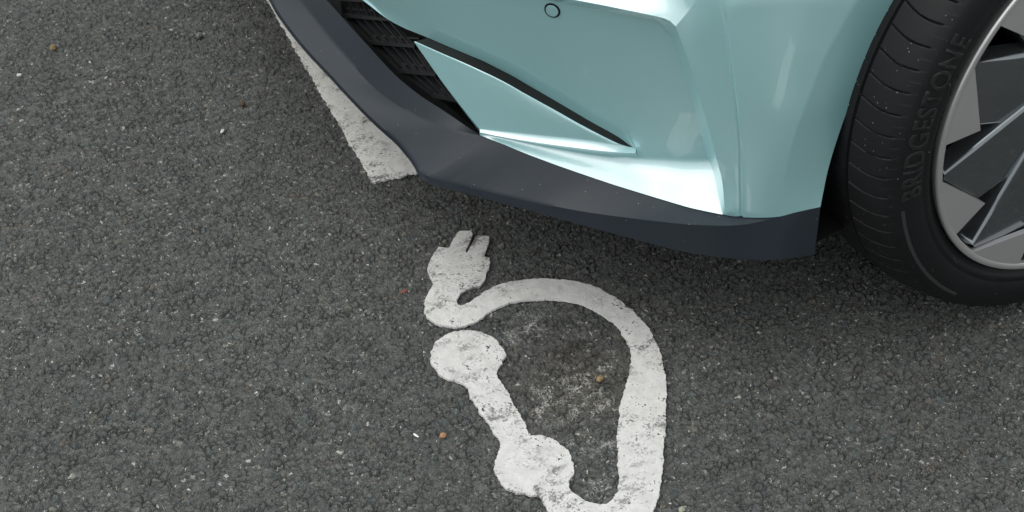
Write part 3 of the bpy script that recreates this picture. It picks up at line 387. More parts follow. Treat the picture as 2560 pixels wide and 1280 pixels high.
  'step_top': [[0.6456,0.3212,0.036],[0.6765,0.3344,0.0362],[0.7059,0.3468,0.0365],[0.7339,0.3586,0.0367],[0.7606,0.3697,0.037],[0.7867,0.3806,0.0372],[0.8118,0.3908,0.0375],[0.8361,0.4007,0.0377],[0.8597,0.4103,0.0379],[0.8828,0.4196,0.0382],[0.9051,0.4285,0.0384],[0.9267,0.437,0.0387],[0.9479,0.4453,0.0389],[0.9686,0.4533,0.0391],[0.9888,0.4608,0.0394],[1.0083,0.4677,0.0396],[1.0271,0.4739,0.0399],[1.0452,0.4794,0.0401],[1.0624,0.4841,0.0404],[1.0786,0.4881,0.0406],[1.0941,0.4915,0.0408],[1.1088,0.4942,0.0411],[1.123,0.4965,0.0413],[1.1361,0.4983,0.0416],[1.1486,0.4998,0.0418],[1.1609,0.501,0.042],[1.1727,0.5019,0.0423],[1.1842,0.5026,0.0426],[1.1953,0.5031,0.0429],[1.2062,0.5035,0.0432],[1.2168,0.5038,0.0434],[1.2272,0.5041,0.0437],[1.2376,0.5044,0.0439],[1.2481,0.5048,0.044],[1.2585,0.5053,0.044],[1.2688,0.5058,0.0438],[1.2792,0.5065,0.0436],[1.2895,0.5071,0.0432],[1.2997,0.5077,0.0429],[1.3098,0.5082,0.0427],[1.32,0.5086,0.0425],[1.3302,0.509,0.0422],[1.3405,0.5093,0.042],[1.3507,0.5096,0.0418],[1.3609,0.5098,0.0416],[1.371,0.51,0.0414],[1.381,0.5099,0.0413],[1.3913,0.5101,0.0404],[1.4015,0.5092,0.038],[1.4097,0.5043,0.036]],
  'step_right': [[1.499,0.2482,0.017],[1.4975,0.257,0.0194],[1.4959,0.2658,0.0219],[1.4944,0.2745,0.0243],[1.4926,0.2834,0.0266],[1.4903,0.2924,0.0283],[1.4874,0.3017,0.0292],[1.484,0.3112,0.0294],[1.4806,0.3207,0.0296],[1.4775,0.33,0.0301],[1.4744,0.3394,0.0306],[1.4714,0.3486,0.0311],[1.4684,0.3578,0.0316],[1.4652,0.3669,0.032],[1.4619,0.3759,0.0326],[1.4585,0.3847,0.0331],[1.455,0.3934,0.0336],[1.4517,0.4023,0.034],[1.4486,0.4112,0.0343],[1.4455,0.4202,0.0344],[1.4425,0.4292,0.0346],[1.4393,0.4381,0.0347],[1.436,0.4468,0.0348],[1.4325,0.4553,0.035],[1.4288,0.4636,0.0352],[1.4249,0.4719,0.0353],[1.4211,0.4801,0.0355],[1.4173,0.4882,0.0357],[1.4135,0.4963,0.0358],[1.4097,0.5043,0.036]],
  'grv_l': [[1.5191,0.245,0.0132],[1.5179,0.2589,0.013],[1.5165,0.2725,0.0129],[1.5151,0.2861,0.0129],[1.5137,0.2995,0.013],[1.5125,0.3127,0.0131],[1.5113,0.3258,0.0133],[1.5101,0.3388,0.0136],[1.5087,0.3517,0.0138],[1.5071,0.3645,0.0141],[1.5052,0.3771,0.0142],[1.5032,0.3897,0.0144],[1.501,0.4021,0.0146],[1.4988,0.4143,0.0149],[1.4966,0.4264,0.0154],[1.4944,0.4382,0.016],[1.4921,0.4499,0.0167],[1.4897,0.4615,0.0175],[1.4873,0.4729,0.0183],[1.4849,0.4843,0.0192],[1.4825,0.4955,0.0201],[1.4801,0.5067,0.0211],[1.4776,0.5177,0.022],[1.4751,0.5287,0.023],[1.4725,0.5396,0.0238],[1.4697,0.5504,0.0247],[1.4667,0.5604,0.0269],[1.4636,0.5698,0.03],[1.4603,0.5789,0.0335],[1.457,0.588,0.037]],
  'grv_r': [[1.5256,0.2456,0.0112],[1.5243,0.2596,0.011],[1.5229,0.2733,0.0109],[1.5215,0.2869,0.0109],[1.5201,0.3003,0.011],[1.5188,0.3136,0.0111],[1.5177,0.3268,0.0113],[1.5165,0.3399,0.0116],[1.5151,0.3528,0.0118],[1.5134,0.3656,0.012],[1.5113,0.3783,0.0122],[1.509,0.3908,0.0124],[1.5065,0.4032,0.0126],[1.5041,0.4154,0.0129],[1.5019,0.4275,0.0134],[1.4996,0.4394,0.014],[1.4973,0.4512,0.0147],[1.495,0.4628,0.0155],[1.4927,0.4743,0.0163],[1.4903,0.4857,0.0172],[1.4879,0.4969,0.0181],[1.4854,0.5081,0.019],[1.483,0.5192,0.02],[1.4804,0.5302,0.021],[1.478,0.5413,0.0218],[1.4755,0.5522,0.0227],[1.4727,0.5622,0.0249],[1.4696,0.5716,0.028],[1.4664,0.5808,0.0315],[1.4631,0.5899,0.035]],
  'face_top': [[1.4097,0.5043,0.036],[1.4129,0.5092,0.0373],[1.4161,0.5139,0.0387],[1.4193,0.5187,0.0401],[1.4225,0.5236,0.0412],[1.4257,0.5288,0.042],[1.4289,0.5343,0.0423],[1.4321,0.54,0.0423],[1.4353,0.5458,0.0421],[1.4384,0.5517,0.0417],[1.4415,0.5576,0.0413],[1.4447,0.5636,0.0407],[1.4478,0.5696,0.04],[1.4509,0.5758,0.039],[1.454,0.5819,0.038],[1.457,0.588,0.037]],
  'face_low': [[1.499,0.2482,0.017],[1.5014,0.2486,0.0159],[1.5037,0.249,0.0148],[1.506,0.2492,0.0141],[1.5084,0.2492,0.0137],[1.5107,0.249,0.0136],[1.513,0.2487,0.0136],[1.5153,0.248,0.0135],[1.5173,0.2466,0.0133],[1.5191,0.245,0.0132]],
  'face_rim': [[1.4961,0.2429,0.0175],[1.4987,0.2431,0.0169],[1.5012,0.2433,0.0163],[1.5038,0.2435,0.0157],[1.5064,0.2436,0.0151],[1.509,0.2439,0.0146],[1.5115,0.2441,0.0141],[1.5141,0.2444,0.0138],[1.5166,0.2447,0.0135],[1.5191,0.245,0.0132]],
  'flare': [[1.5722,0.2529,0.003],[1.572,0.2677,0.0027],[1.5718,0.2825,0.0025],[1.5717,0.2972,0.0022],[1.572,0.3117,0.0018],[1.5727,0.3261,0.0012],[1.5737,0.3403,0.0006],[1.5748,0.3544,-0.0],[1.5761,0.3683,-0.0006],[1.5779,0.3819,-0.0011],[1.5801,0.3951,-0.0016],[1.5825,0.408,-0.002],[1.5852,0.4205,-0.0019],[1.5881,0.4326,-0.0015],[1.5912,0.4443,-0.0008],[1.5944,0.4559,-0.0001],[1.5976,0.4675,0.0005],[1.6009,0.4789,0.0011],[1.6045,0.4901,0.0017],[1.6087,0.5009,0.0023],[1.6133,0.5112,0.0031],[1.6181,0.5214,0.0038],[1.6231,0.5313,0.0045],[1.6281,0.5412,0.0052],[1.6332,0.551,0.0058],[1.6384,0.5606,0.0065],[1.6437,0.57,0.0076],[1.649,0.5792,0.009],[1.6544,0.5883,0.0105],[1.6599,0.5974,0.012]],
  'arch': [[1.625,0.2638,0.0],[1.6264,0.2746,0.0017],[1.6278,0.2855,0.003],[1.6291,0.2965,0.0041],[1.6304,0.3076,0.0051],[1.632,0.3186,0.0059],[1.6338,0.3294,0.0066],[1.6358,0.3402,0.0071],[1.638,0.3508,0.0077],[1.6403,0.3613,0.0082],[1.6428,0.3717,0.0088],[1.6453,0.3819,0.0094],[1.648,0.392,0.0099],[1.6507,0.4022,0.0103],[1.6534,0.4122,0.0106],[1.6562,0.4222,0.0108],[1.6591,0.432,0.0111],[1.6621,0.4418,0.0114],[1.6651,0.4515,0.0116],[1.6684,0.4609,0.012],[1.6719,0.4701,0.0125],[1.6756,0.4791,0.0131],[1.6795,0.4879,0.0138],[1.6837,0.4965,0.0144],[1.6882,0.5048,0.015],[1.6929,0.513,0.0156],[1.6978,0.5209,0.0162],[1.7029,0.5287,0.0167],[1.7083,0.5362,0.0172],[1.7142,0.5433,0.0179],[1.7205,0.55,0.0188],[1.727,0.5565,0.0199],[1.7337,0.5629,0.0209],[1.7403,0.5693,0.022]],
  'side_top': [[1.4631,0.5899,0.035],[1.4719,0.5921,0.0339],[1.4806,0.5943,0.0328],[1.4893,0.5964,0.0316],[1.4979,0.5982,0.0305],[1.5065,0.5999,0.0294],[1.5151,0.6013,0.0283],[1.5236,0.6024,0.0271],[1.5321,0.6034,0.026],[1.5405,0.6042,0.0248],[1.549,0.6049,0.0236],[1.5573,0.6053,0.0225],[1.5656,0.6057,0.0213],[1.5739,0.6058,0.0202],[1.5823,0.6058,0.0192],[1.5907,0.6056,0.0181],[1.5991,0.6052,0.0172],[1.6075,0.6046,0.0164],[1.616,0.6038,0.0156],[1.6246,0.6028,0.0148],[1.6334,0.6016,0.0141],[1.6421,0.6003,0.0134],[1.651,0.5989,0.0127],[1.6599,0.5974,0.012]],
  'flare_top': [[1.6599,0.5974,0.012],[1.6683,0.5947,0.0131],[1.6768,0.592,0.0142],[1.6856,0.5892,0.0153],[1.6944,0.5862,0.0164],[1.7033,0.5831,0.0176],[1.7124,0.5798,0.0187],[1.7216,0.5764,0.0198],[1.7309,0.5728,0.0209],[1.7403,0.5693,0.022]],
  'shelf_top': [[0.5564,0.3711,0.11],[0.5969,0.3883,0.1104],[0.6372,0.4051,0.1108],[0.677,0.4209,0.1112],[0.7139,0.4355,0.1116],[0.7489,0.4488,0.1121],[0.7817,0.4612,0.1125],[0.8134,0.4725,0.1129],[0.8437,0.483,0.1133],[0.873,0.4928,0.1137],[0.9017,0.5021,0.1141],[0.9288,0.5108,0.1145],[0.9556,0.5191,0.115],[0.9824,0.5269,0.1154],[1.0098,0.5338,0.1158],[1.0377,0.5398,0.1162],[1.0664,0.5445,0.1166],[1.0951,0.548,0.117],[1.1222,0.5502,0.1176],[1.1439,0.5514,0.1184],[1.1633,0.5521,0.1193],[1.1813,0.5525,0.1202],[1.1979,0.5527,0.1208],[1.2133,0.553,0.1209],[1.2281,0.5535,0.1202],[1.2429,0.5543,0.1189],[1.2578,0.5553,0.1169],[1.2726,0.5565,0.1144],[1.2872,0.5579,0.1115],[1.3015,0.5594,0.1082],[1.316,0.561,0.1046],[1.3312,0.5629,0.1008],[1.3465,0.565,0.0965],[1.362,0.5675,0.0913],[1.3777,0.5706,0.0849],[1.3938,0.5739,0.0774],[1.4099,0.5773,0.0688],[1.4263,0.5809,0.0587],[1.4421,0.5846,0.0477],[1.457,0.588,0.037]],
  'sensor': [[1.2337,0.4761,0.0615]],
  'bars': [[[0.672,0.2596,0.062],[0.7111,0.2782,0.062],[0.7481,0.2955,0.062],[0.7831,0.312,0.062],[0.8167,0.3276,0.062]],[[0.6858,0.2375,0.062],[0.7329,0.2597,0.062],[0.7769,0.2802,0.062],[0.8186,0.2995,0.062],[0.8581,0.3177,0.062]],[[0.7797,0.2384,0.062],[0.8204,0.258,0.062],[0.8591,0.2765,0.062],[0.8963,0.2941,0.062],[0.9314,0.3107,0.062]],[[0.8744,0.2386,0.062],[0.9048,0.2531,0.062],[0.9339,0.2671,0.062],[0.9623,0.2804,0.062],[0.9901,0.2928,0.062]],[[0.9771,0.2506,0.062],[0.9952,0.2576,0.062],[1.0124,0.264,0.062],[1.0296,0.2699,0.062],[1.0467,0.2751,0.062]]],
  'fins': [[[0.6743,0.2597,0.066],[0.6789,0.2329,0.066]],[[0.7025,0.273,0.066],[0.7133,0.249,0.066]],[[0.7292,0.2857,0.066],[0.7459,0.2642,0.066]],[[0.7551,0.2977,0.066],[0.7769,0.2788,0.066]],[[0.78,0.3095,0.066],[0.8069,0.2926,0.066]],[[0.8043,0.3207,0.066],[0.8357,0.3059,0.066]],[[0.6882,0.2376,0.066],[0.7736,0.2339,0.066]],[[0.722,0.2534,0.066],[0.8032,0.2482,0.066]],[[0.7541,0.2684,0.066],[0.8315,0.2618,0.066]],[[0.785,0.2828,0.066],[0.8589,0.275,0.066]],[[0.8146,0.2965,0.066],[0.8857,0.2876,0.066]],[[0.8432,0.3096,0.066],[0.9114,0.2997,0.066]],[[0.7819,0.2382,0.066],[0.869,0.2344,0.066]],[[0.8172,0.2552,0.066],[0.8957,0.2472,0.066]],[[0.851,0.2714,0.066],[0.9213,0.2594,0.066]],[[0.8837,0.287,0.066],[0.9462,0.2713,0.066]],[[0.9149,0.3017,0.066],[0.9706,0.2826,0.066]],[[0.8763,0.2383,0.066],[0.9721,0.2466,0.066]],[[0.9099,0.2543,0.066],[0.9924,0.2545,0.066]],[[0.9419,0.2696,0.066],[1.0117,0.2617,0.066]],[[0.9732,0.284,0.066],[1.0311,0.2683,0.066]]],
  'grille_a': [[0.5089,0.202,0.07],[0.5329,0.2037,0.07],[0.5566,0.2055,0.07],[0.5803,0.2075,0.07],[0.6046,0.2098,0.07],[0.6284,0.2118,0.07],[0.6516,0.2133,0.07],[0.6734,0.2138,0.07],[0.6941,0.2137,0.07],[0.7141,0.2133,0.07],[0.7336,0.2127,0.07],[0.7526,0.2119,0.07],[0.7713,0.2112,0.07],[0.7897,0.2101,0.07],[0.8072,0.2086,0.07],[0.8248,0.2073,0.07],[0.8428,0.2067,0.07],[0.8615,0.207,0.07],[0.8809,0.2084,0.07],[0.9008,0.2103,0.07],[0.9203,0.2125,0.07],[0.9399,0.215,0.07],[0.9594,0.2176,0.07],[0.9789,0.22,0.07],[0.9986,0.2221,0.07],[1.0175,0.2239,0.07],[1.0372,0.2255,0.07],[1.0563,0.2265,0.07],[1.0749,0.2268,0.07],[1.0923,0.226,0.07]],
  'grille_b': [[0.7047,0.2987,0.075],[0.7229,0.2994,0.075],[0.7409,0.2999,0.075],[0.7581,0.3001,0.075],[0.7752,0.3005,0.075],[0.7925,0.3009,0.075],[0.8093,0.3014,0.075],[0.8265,0.3023,0.075],[0.844,0.3039,0.075],[0.8616,0.3059,0.075],[0.8789,0.3076,0.075],[0.8954,0.3084,0.075],[0.9103,0.3079,0.075],[0.9231,0.3056,0.075],[0.9341,0.3016,0.075],[0.9438,0.2965,0.075],[0.953,0.291,0.075],[0.9626,0.2857,0.075],[0.9731,0.2812,0.075],[0.9842,0.277,0.075],[0.9956,0.2728,0.075],[1.0067,0.2686,0.075],[1.0176,0.2642,0.075],[1.029,0.2598,0.075],[1.0405,0.255,0.075],[1.0515,0.25,0.075],[1.0626,0.2448,0.075],[1.0734,0.2393,0.075],[1.0843,0.2336,0.075],[1.0944,0.2276,0.075]],
}
def catmull(P, n):
    P = np.array(P, float); Q = np.vstack([2*P[0]-P[1], P, 2*P[-1]-P[-2]])
    t = np.linspace(0, len(P)-1, n); i = np.minimum(t.astype(int), len(P)-2); f = (t-i)[:, None]
    a, b, c, d = Q[i], Q[i+1], Q[i+2], Q[i+3]
    return b+.5*f*(c-a+f*(2*a-5*b+4*c-d+f*(3*(b-c)+d-a)))
def box(P, k):
    a = np.repeat(P[:1], k, 0)*2-P[k:0:-1]; b = np.repeat(P[-1:], k, 0)*2-P[-2:-k-2:-1]
    Q = np.vstack([a, P, b]); ker = np.ones(2*k+1)/(2*k+1)
    return np.stack([np.convolve(Q[:, i], ker, 'valid') for i in range(P.shape[1])], -1)
HD = catmull(PLAN, 2600)
HS = np.r_[0, np.cumsum(np.hypot(*np.diff(HD, axis=0).T))]
HT = box(np.gradient(HD, axis=0), 12); HT /= np.linalg.norm(HT, axis=1, keepdims=True)
HN = np.stack([-HT[:, 1], HT[:, 0]], -1)
def W(A):
    """(station, height, inset) -> world"""
    A = np.asarray(A, float); s, z, d = A[..., 0], A[..., 1], A[..., 2]
    x = np.interp(s, HS, HD[:, 0])+d*np.interp(s, HS, HN[:, 0]); y = np.interp(s, HS, HD[:, 1])+d*np.interp(s, HS, HN[:, 1])
    return np.stack([x, y, z], -1)
def rs(c, n, u=None):
    c = np.asarray(c, float); t = np.r_[0, np.cumsum(np.linalg.norm(np.diff(c, axis=0), axis=1))]
    if u is None: u = np.linspace(0, 1, n)
    return np.stack([np.interp(u*t[-1], t, c[:, k]) for k in range(3)], -1)
def sm(c, k=2):
    c = np.asarray(c, float); return box(c, k) if len(c) > 2*k+2 else c
def line(a, b, n): return np.linspace(0, 1, n)[:, None]*(np.array(b)-np.array(a))+np.array(a)
def ruled(a, b, nu, nv, g=None, h=None):
    """rows from curve a (v=0) to curve b (v=1); g shapes the inset, h the height"""
    a, b = rs(a, nu), rs(b, nu); v = np.linspace(0, 1, nv)
    gv = v if g is None else g(v); hv = v if h is None else h(v)
    G = a[:, None]+(b-a)[:, None]*v[None, :, None]
    G[..., 2] = a[:, None, 2]+(b-a)[:, None, 2]*gv; G[..., 1] = a[:, None, 1]+(b-a)[:, None, 1]*hv
    return G
def ruled_raw(a, b, nv, g=None):
    """as ruled, but keeps the points of a, so that neighbours share them"""
    a = np.asarray(a, float); u = np.r_[0, np.cumsum(np.linalg.norm(np.diff(a, axis=0), axis=1))]; u /= u[-1]
    b = rs(b, 0, u); v = np.linspace(0, 1, nv); G = a[:, None]+(b-a)[:, None]*v[None, :, None]
    if g is not None: G[..., 2] = a[:, None, 2]+(b-a)[:, None, 2]*g(v)
    return G
def coons(bot, top, left, right, nu, nv):
    b, t = rs(bot, nu), rs(top, nu); l, r = rs(left, nv), rs(right, nv)
    v = np.linspace(0, 1, nv)[:, None]
    l = l+(b[0]-l[0])*(1-v)+(t[0]-l[-1])*v; r = r+(b[-1]-r[0])*(1-v)+(t[-1]-r[-1])*v
    u = np.linspace(0, 1, nu)[:, None, None]; vv = v[None]
    return (1-vv)*b[:, None]+vv*t[:, None]+(1-u)*l[None]+u*r[None]-((1-u)*(1-vv)*b[0]+u*(1-vv)*b[-1]+(1-u)*vv*t[0]+u*vv*t[-1])
K = {k: np.array(v, float) for k, v in CURVES.items()}
def shift(c, dz=0., dd=0., ds=0.): return np.asarray(c)+np.array([ds, dz, dd])

car = bpy.data.objects.new('car', None); COL.objects.link(car); car.location = (0, 0, 0)
tag(car, 'mint green metallic car with dark grey front lip parked over the bay line', 'car')

B = MB()
def add(G, flip=False): B.grid(W(G), flip)
# apron under the fascia, sweeping out to the lip
gq = lambda v: 1.4815*np.where(v < .35, v, v-(v-.35)**2/1.3)
apron = ruled(K['apron_low'], K['fillet_top'], 90, 26, g=gq); add(apron)
# blade beside the intake, its lower edge rolling out to a ledge
blade = coons(K['blade_roll'], K['slit_low'], K['blade_left'], line(K['blade_roll'][-1], K['slit_low'][-1], 8), 60, 24)
bl = np.linspace(0, 1, 24); blade[..., 2] -= .0006*np.sin(bl*math.pi)[None]*np.clip((1-np.linspace(0, 1, 60))*2.2, 0, 1)[:, None]; add(blade)
roll = ruled(K['blade_roll'], K['blade_lip'], 60, 10, g=lambda v: v**1.9); add(roll, True)
step = ruled(K['blade_lip'], K['fillet_top'][:int(len(K['fillet_top'])*.76)], 60, 4, g=lambda v: v); 
ft = rs(K['fillet_top'], 400); iend = np.argmin(abs(ft[:, 0]-K['blade_lip'][-1][0])); add(ruled(K['blade_lip'], ft[:iend+1], 60, 5), True)
tip = K['slit_up'][-1]; fe = ft[iend]
add(ruled(np.stack([K['blade_roll'][-1], K['blade_lip'][-1], fe]), np.stack([tip, .5*(tip+fe), fe]), 9, 3))
add(ruled(K['slit_low'], shift(K['slit_low'], .0006, .0016), 60, 3))
add(ruled(K['blade_left'], shift(K['blade_left'], -.002, .006), 20, 4), True)
# recessed panel
def faired(bot, top, left, right, nu, nv):
    """as coons, but the inset follows a smooth quadratic fitted to the edges"""
    E_ = np.vstack([rs(c, 80) for c in (bot, top, left, right)]); s0, z0 = E_[:, 0].mean(), E_[:, 1].mean()
    q = lambda A: np.stack([np.ones(A.shape[:-1]), A[..., 0]-s0, A[..., 1]-z0, (A[..., 0]-s0)**2, (A[..., 0]-s0)*(A[..., 1]-z0), (A[..., 1]-z0)**2], -1)
    co, *_ = np.linalg.lstsq(q(E_), E_[:, 2], rcond=None)
    f = lambda c: np.column_stack([np.array(c)[:, :2], np.array(c)[:, 2]-q(np.array(c)) @ co])
    G = coons(bot, top, left, right, nu, nv); rb, rt, rl, rr_ = rs(f(bot), nu)[:, 2], rs(f(top), nu)[:, 2], rs(f(left), nv)[:, 2], rs(f(right), nv)[:, 2]
    k = 7; u = np.linspace(0, 1, nu)[:, None]; v = np.linspace(0, 1, nv)[None]; wb, wt, wl, wr = (1-v)**k, v**k, (1-u)**k, u**k
    G[..., 2] = q(G) @ co + wb*rb[:, None]+wt*rt[:, None]+wl*rl[None]+wr*rr_[None]-(wl*wb*rb[0]+wr*wb*rb[-1]+wl*wt*rt[0]+wr*wt*rt[-1])
    return G
panel = faired(K['pan_bottom'], K['pan_top'], K['pan_left'], K['pan_right'], 110, 60); add(panel)
add(ruled(shift(K['slit_up'], 0, .02), K['slit_up'], 60, 4))
# step from the panel out to the surrounding frame
ease = lambda v: .5-.5*np.cos(v*math.pi)
add(ruled_raw(panel[:, -1], K['step_top'], 4))
add(ruled_raw(np.vstack([apron[-1], panel[-1, 1:]]), K['step_right'], 4), True)
# shelf, side faces, groove, flare
add(coons(K['step_top'], K['shelf_top'], line(K['step_top'][0], K['shelf_top'][0], 10), K['face_top'], 80, 30))
face = coons(K['face_low'], K['face_top'], K['step_right'], K['grv_l'], 26, 60); add(face)
add(ruled(K['face_rim'], K['face_low'], 26, 6, g=lambda v: v))
gm = .5*(rs(K['grv_l'], 60)+rs(K['grv_r'], 60))+np.array([0, 0, .0022])
add(ruled(K['grv_l'], gm, 60, 4), True); add(ruled(gm, K['grv_r'], 60, 4), True)
tlr = K['teal_low_rear']; fi = np.argmin(abs(tlr[:, 0]-K['flare'][0][0]))
side_low = np.vstack([[K['grv_r'][0]], tlr[1:fi], [K['flare'][0]]]); flare_low = np.vstack([[K['flare'][0]], tlr[fi+1:-1], [K['arch'][0]]])
add(coons(side_low, K['side_top'], K['grv_r'], K['flare'], 40, 60)); add(coons(flare_low, K['flare_top'], K['flare'], K['arch'], 22, 60))
add(ruled(K['arch'], shift(K['arch'], 0, .028), 60, 4))
# upper front: headlamp level and up to the bonnet line (above the frame)
top = np.vstack([K['shelf_top'], K['side_top'][1:], K['flare_top'][1:]])
up1 = rs(top, 60)+np.array([0, .12, .03]); up2 = up1+np.array([0, .18, .16])
add(ruled(top, up1, 60, 6)); add(ruled(up1, up2, 60, 6, g=lambda v: v**1.6))
# the crease running up from the corner of the recess is soft: relax the sheet round it
bme = bpy.data.meshes.new('bumper'); bme.from_pydata([tuple(v) for v in B.v], [], B.f)
bm = bmesh.new(); bm.from_mesh(bme); bmesh.ops.remove_doubles(bm, verts=bm.verts, dist=.0003)
cc = W(rs(K['face_top'], 60))[5:]; ss = W(np.vstack([rs(K['step_top'], 200), rs(K['step_right'], 200)]))
wt = {}
for v in bm.verts:
    p_ = np.array(v.co)
    if abs(p_-cc[30]).max() > .2: continue
    dc = np.sqrt(((cc-p_)**2).sum(1).min()); ds_ = np.sqrt(((ss-p_)**2).sum(1).min())
    k = max(0, 1-dc/.045)*min(1, max(0, ds_-.0015)/.02)
    if k > 0 and not v.is_boundary: wt[v] = min(1, k*1.6)
for it in range(40):
    nw = {v: v.co.lerp(sum((e.other_vert(v).co for e in v.link_edges), Vector())/len(v.link_edges), .6*k) for v, k in wt.items()}
    for v, c_ in nw.items(): v.co = c_
bm.to_mesh(bme); bm.free()
bumper = finish('bumper', bme, M_PAINT, car, sharp=20)

# wing above the wheel, bonnet and the rest of the front (outside the frame, it shades what is inside)
E = MB()
ac = W(K['arch'][-1]); a0 = math.atan2(ac[2]-.362, ac[0]); r0 = math.hypot(ac[0], ac[2]-.362)
ang = np.linspace(a0, -.25, 40); ra = np.linspace(r0, .40, 40)
arcp = np.stack([ra*np.cos(ang), np.full(40, .032), .362+ra*np.sin(ang)], -1)
arcp[:, 1] = np.linspace(ac[1], .032, 40)
outp = np.stack([np.interp(np.linspace(0, 1, 40), [0, .35, .8, 1], [ac[0], .0, .9, .9]), np.interp(np.linspace(0, 1, 40), [0, .4, 1], [.05, .05, .05]), np.interp(np.linspace(0, 1, 40), [0, .3, .8, 1], [.88, .9, .85, .2])], -1)
G = arcp[:, None]+(outp-arcp)[:, None]*np.linspace(0, 1, 8)[None, :, None]; G[:, 1:, 1] -= .01*np.sin(np.linspace(0, 1, 8)[1:]*3.14)
E.grid(G); E.grid(np.stack([arcp, arcp+np.array([0, .03, 0])], 1), True)
E.build('front_wing', M_PAINT, car, sharp=40)
hb = W(up2); hood = MB()
e2 = hb.copy(); e2[:, 1] = np.minimum(1.9, np.maximum(e2[:, 1], .15)*0+1.0); e2[:, 0] = np.linspace(-.62, .1, 60); e2[:, 2] = np.linspace(.80, .98, 60)
hood.grid(hb[:, None]+(e2-hb)[:, None]*np.linspace(0, 1, 10)[None, :, None]); 
q = np.array([[-.62, 1.0, .80], [.1, 1.0, .98]]); 
hood.poly([(-.62, 1.0, .80), (.1, 1.0, .98), (1.0, 1.0, 1.06), (1.0, 1.9, 1.0), (-.4, 1.9, .78)], True)
hood.poly([(.1, 1.0, .98), tuple(hb[-1]), (.9, .05, .90), (1.0, 1.0, 1.06)], True)
hood.build('bonnet', M_PAINT, car)
# dark underside so the ground below the car is shaded as under a real one
U = MB(); lb = W(np.vstack([K['lip_bottom'], K['lip_bottom_side'][1:]])+np.array([0, 0, .01]))[::2]
U.grid(np.stack([lb+np.array([0, 0, .004]), np.stack([np.maximum(lb[:, 0], -.40)*0+.9, np.linspace(1.9, .25, len(lb)), np.full(len(lb), .2)], -1)], 1), True)
U.poly([(-.72, 1.2, .194), (.9, 1.2, .2), (.9, 1.95, .2), (-.6, 1.95, .194)])
U.poly([(-.38, .26, .20), (.9, .26, .20), (.9, 1.9, .2), (-.38, 1.9, .2)])
U.build('underbody', M_UNDER, car, smooth=False)
LN = MB(); an = np.linspace(R(-22), R(199), 60)
LN.grid(np.stack([np.stack([.403*np.cos(an), np.full(60, y), .362+.403*np.sin(an)], -1) for y in (.10, .36)], 1), True)
LN.grid(np.stack([np.stack([r*np.cos(an), np.full(60, .36), .362+r*np.sin(an)], -1) for r in (.403, .05)], 1), True)
LN.build('wheel_arch_liner', M_BLACK, car)

# ------------------------------------------------------------------ dark front lip
P_ = MB()
def addl(G, flip=False): P_.grid(W(G), flip)
for lo_, hi_, n_ in ((K['lip_bottom'], K['lip_front_edge'], 120), (K['lip_bottom_side'], K['lip_side_edge'], 160)):
    addl(ruled(lo_, hi_, n_, 8)); addl(ruled(lo_, shift(lo_, .002, .05), n_, 3), True)
fr = rs(K['lip_front_edge'], 120); cz = rs(K['lip_crease'], 120)
crl = line(K['lip_front_edge'][-1], K['lip_crease'][-1], 12)
addl(coons(fr, cz, line(fr[0], cz[0], 12), crl, 120, 14))
addl(ruled(K['lip_crease'], K['lip_inner'], 120, 10))
sd2 = K['lip_side_edge']; tt = np.vstack([K['teal_low'], K['teal_low_rear'][1:]])
tt = shift(tt, -.0012, .0006); tt[0] = K['lip_crease'][-1]
addl(coons(sd2, tt, crl, line(sd2[-1], tt[-1], 12), 160, 14))
addl(ruled(tt, shift(tt, .004, .02), 120, 3))
addl(ruled(K['lip_inner'], shift(K['lip_inner'], -.05, .012), 120, 4))
er = np.array([K['lip_bottom_side'][-1], tt[-1]]); addl(np.stack([er, er+np.array([0.0, 0, .03])], 1), True)
front_lip = P_.build('front_lip', M_PLAST, car, weld=.0005, sharp=38)
bv = front_lip.modifiers.new('bevel', 'BEVEL'); bv.width = .003; bv.segments = 3; bv.limit_method = 'ANGLE'; bv.angle_limit = R(38)

# ------------------------------------------------------------------ slot trim, grille
T_ = MB(); lo = rs(shift(K['slit_low'], .0006, .0016), 50); hi = rs(K['slit_up'][14:], 50)
hi = rs(np.vstack([K['slit_up'][np.argmin(abs(K['slit_up'][:, 0]-K['slit_low'][0][0])):]]), 50)
deep = .5*(lo+hi)+np.array([0, -.004, .05])
T_.grid(W(ruled(lo, deep, 50, 4))); T_.grid(W(ruled(deep, shift(hi, .0, .004), 50, 4)))
kk = int(np.argmin(abs(K['slit_up'][:, 0]-K['slit_low'][0][0])))+1
T_.grid(W(ruled(shift(K['slit_up'][:kk], 0, .003), shift(K['slit_up'][:kk], -.014, .012), 30, 4)))
T_.build('slot_trim', M_BLACK, car)
Gm = MB(); su, zv = np.linspace(.35, 1.22, 50), np.linspace(.21, .50, 20)
SS, ZZ = np.meshgrid(su, zv, indexing='ij'); Gm.grid(W(np.stack([SS, ZZ, np.full_like(SS, .10)], -1)))
def strip(P, hz, dep):
    P = np.array(P); a = W(P+np.array([0, hz, 0])); b = W(P-np.array([0, hz, 0])); c = W(P+np.array([0, hz*.6, dep])); d = W(P+np.array([0, -hz*.6, dep]))
    Gm.grid(np.stack([c, a, b, d], 1), True)
for b in K['bars']: strip(rs(b, 12), .0028, .03); strip(rs(b, 12)+np.array([0, .010, .008]), .0016, .02)
for f in K['fins']:
    strip(rs(f, 6), .0017, .022)
    g = rs(f, 6); g[:, 0] += np.linspace(0, .022, 6); strip(g+np.array([0, 0, .004]), .0008, .02)
grille = Gm.build('grille', M_GRILLE, car, sharp=30)

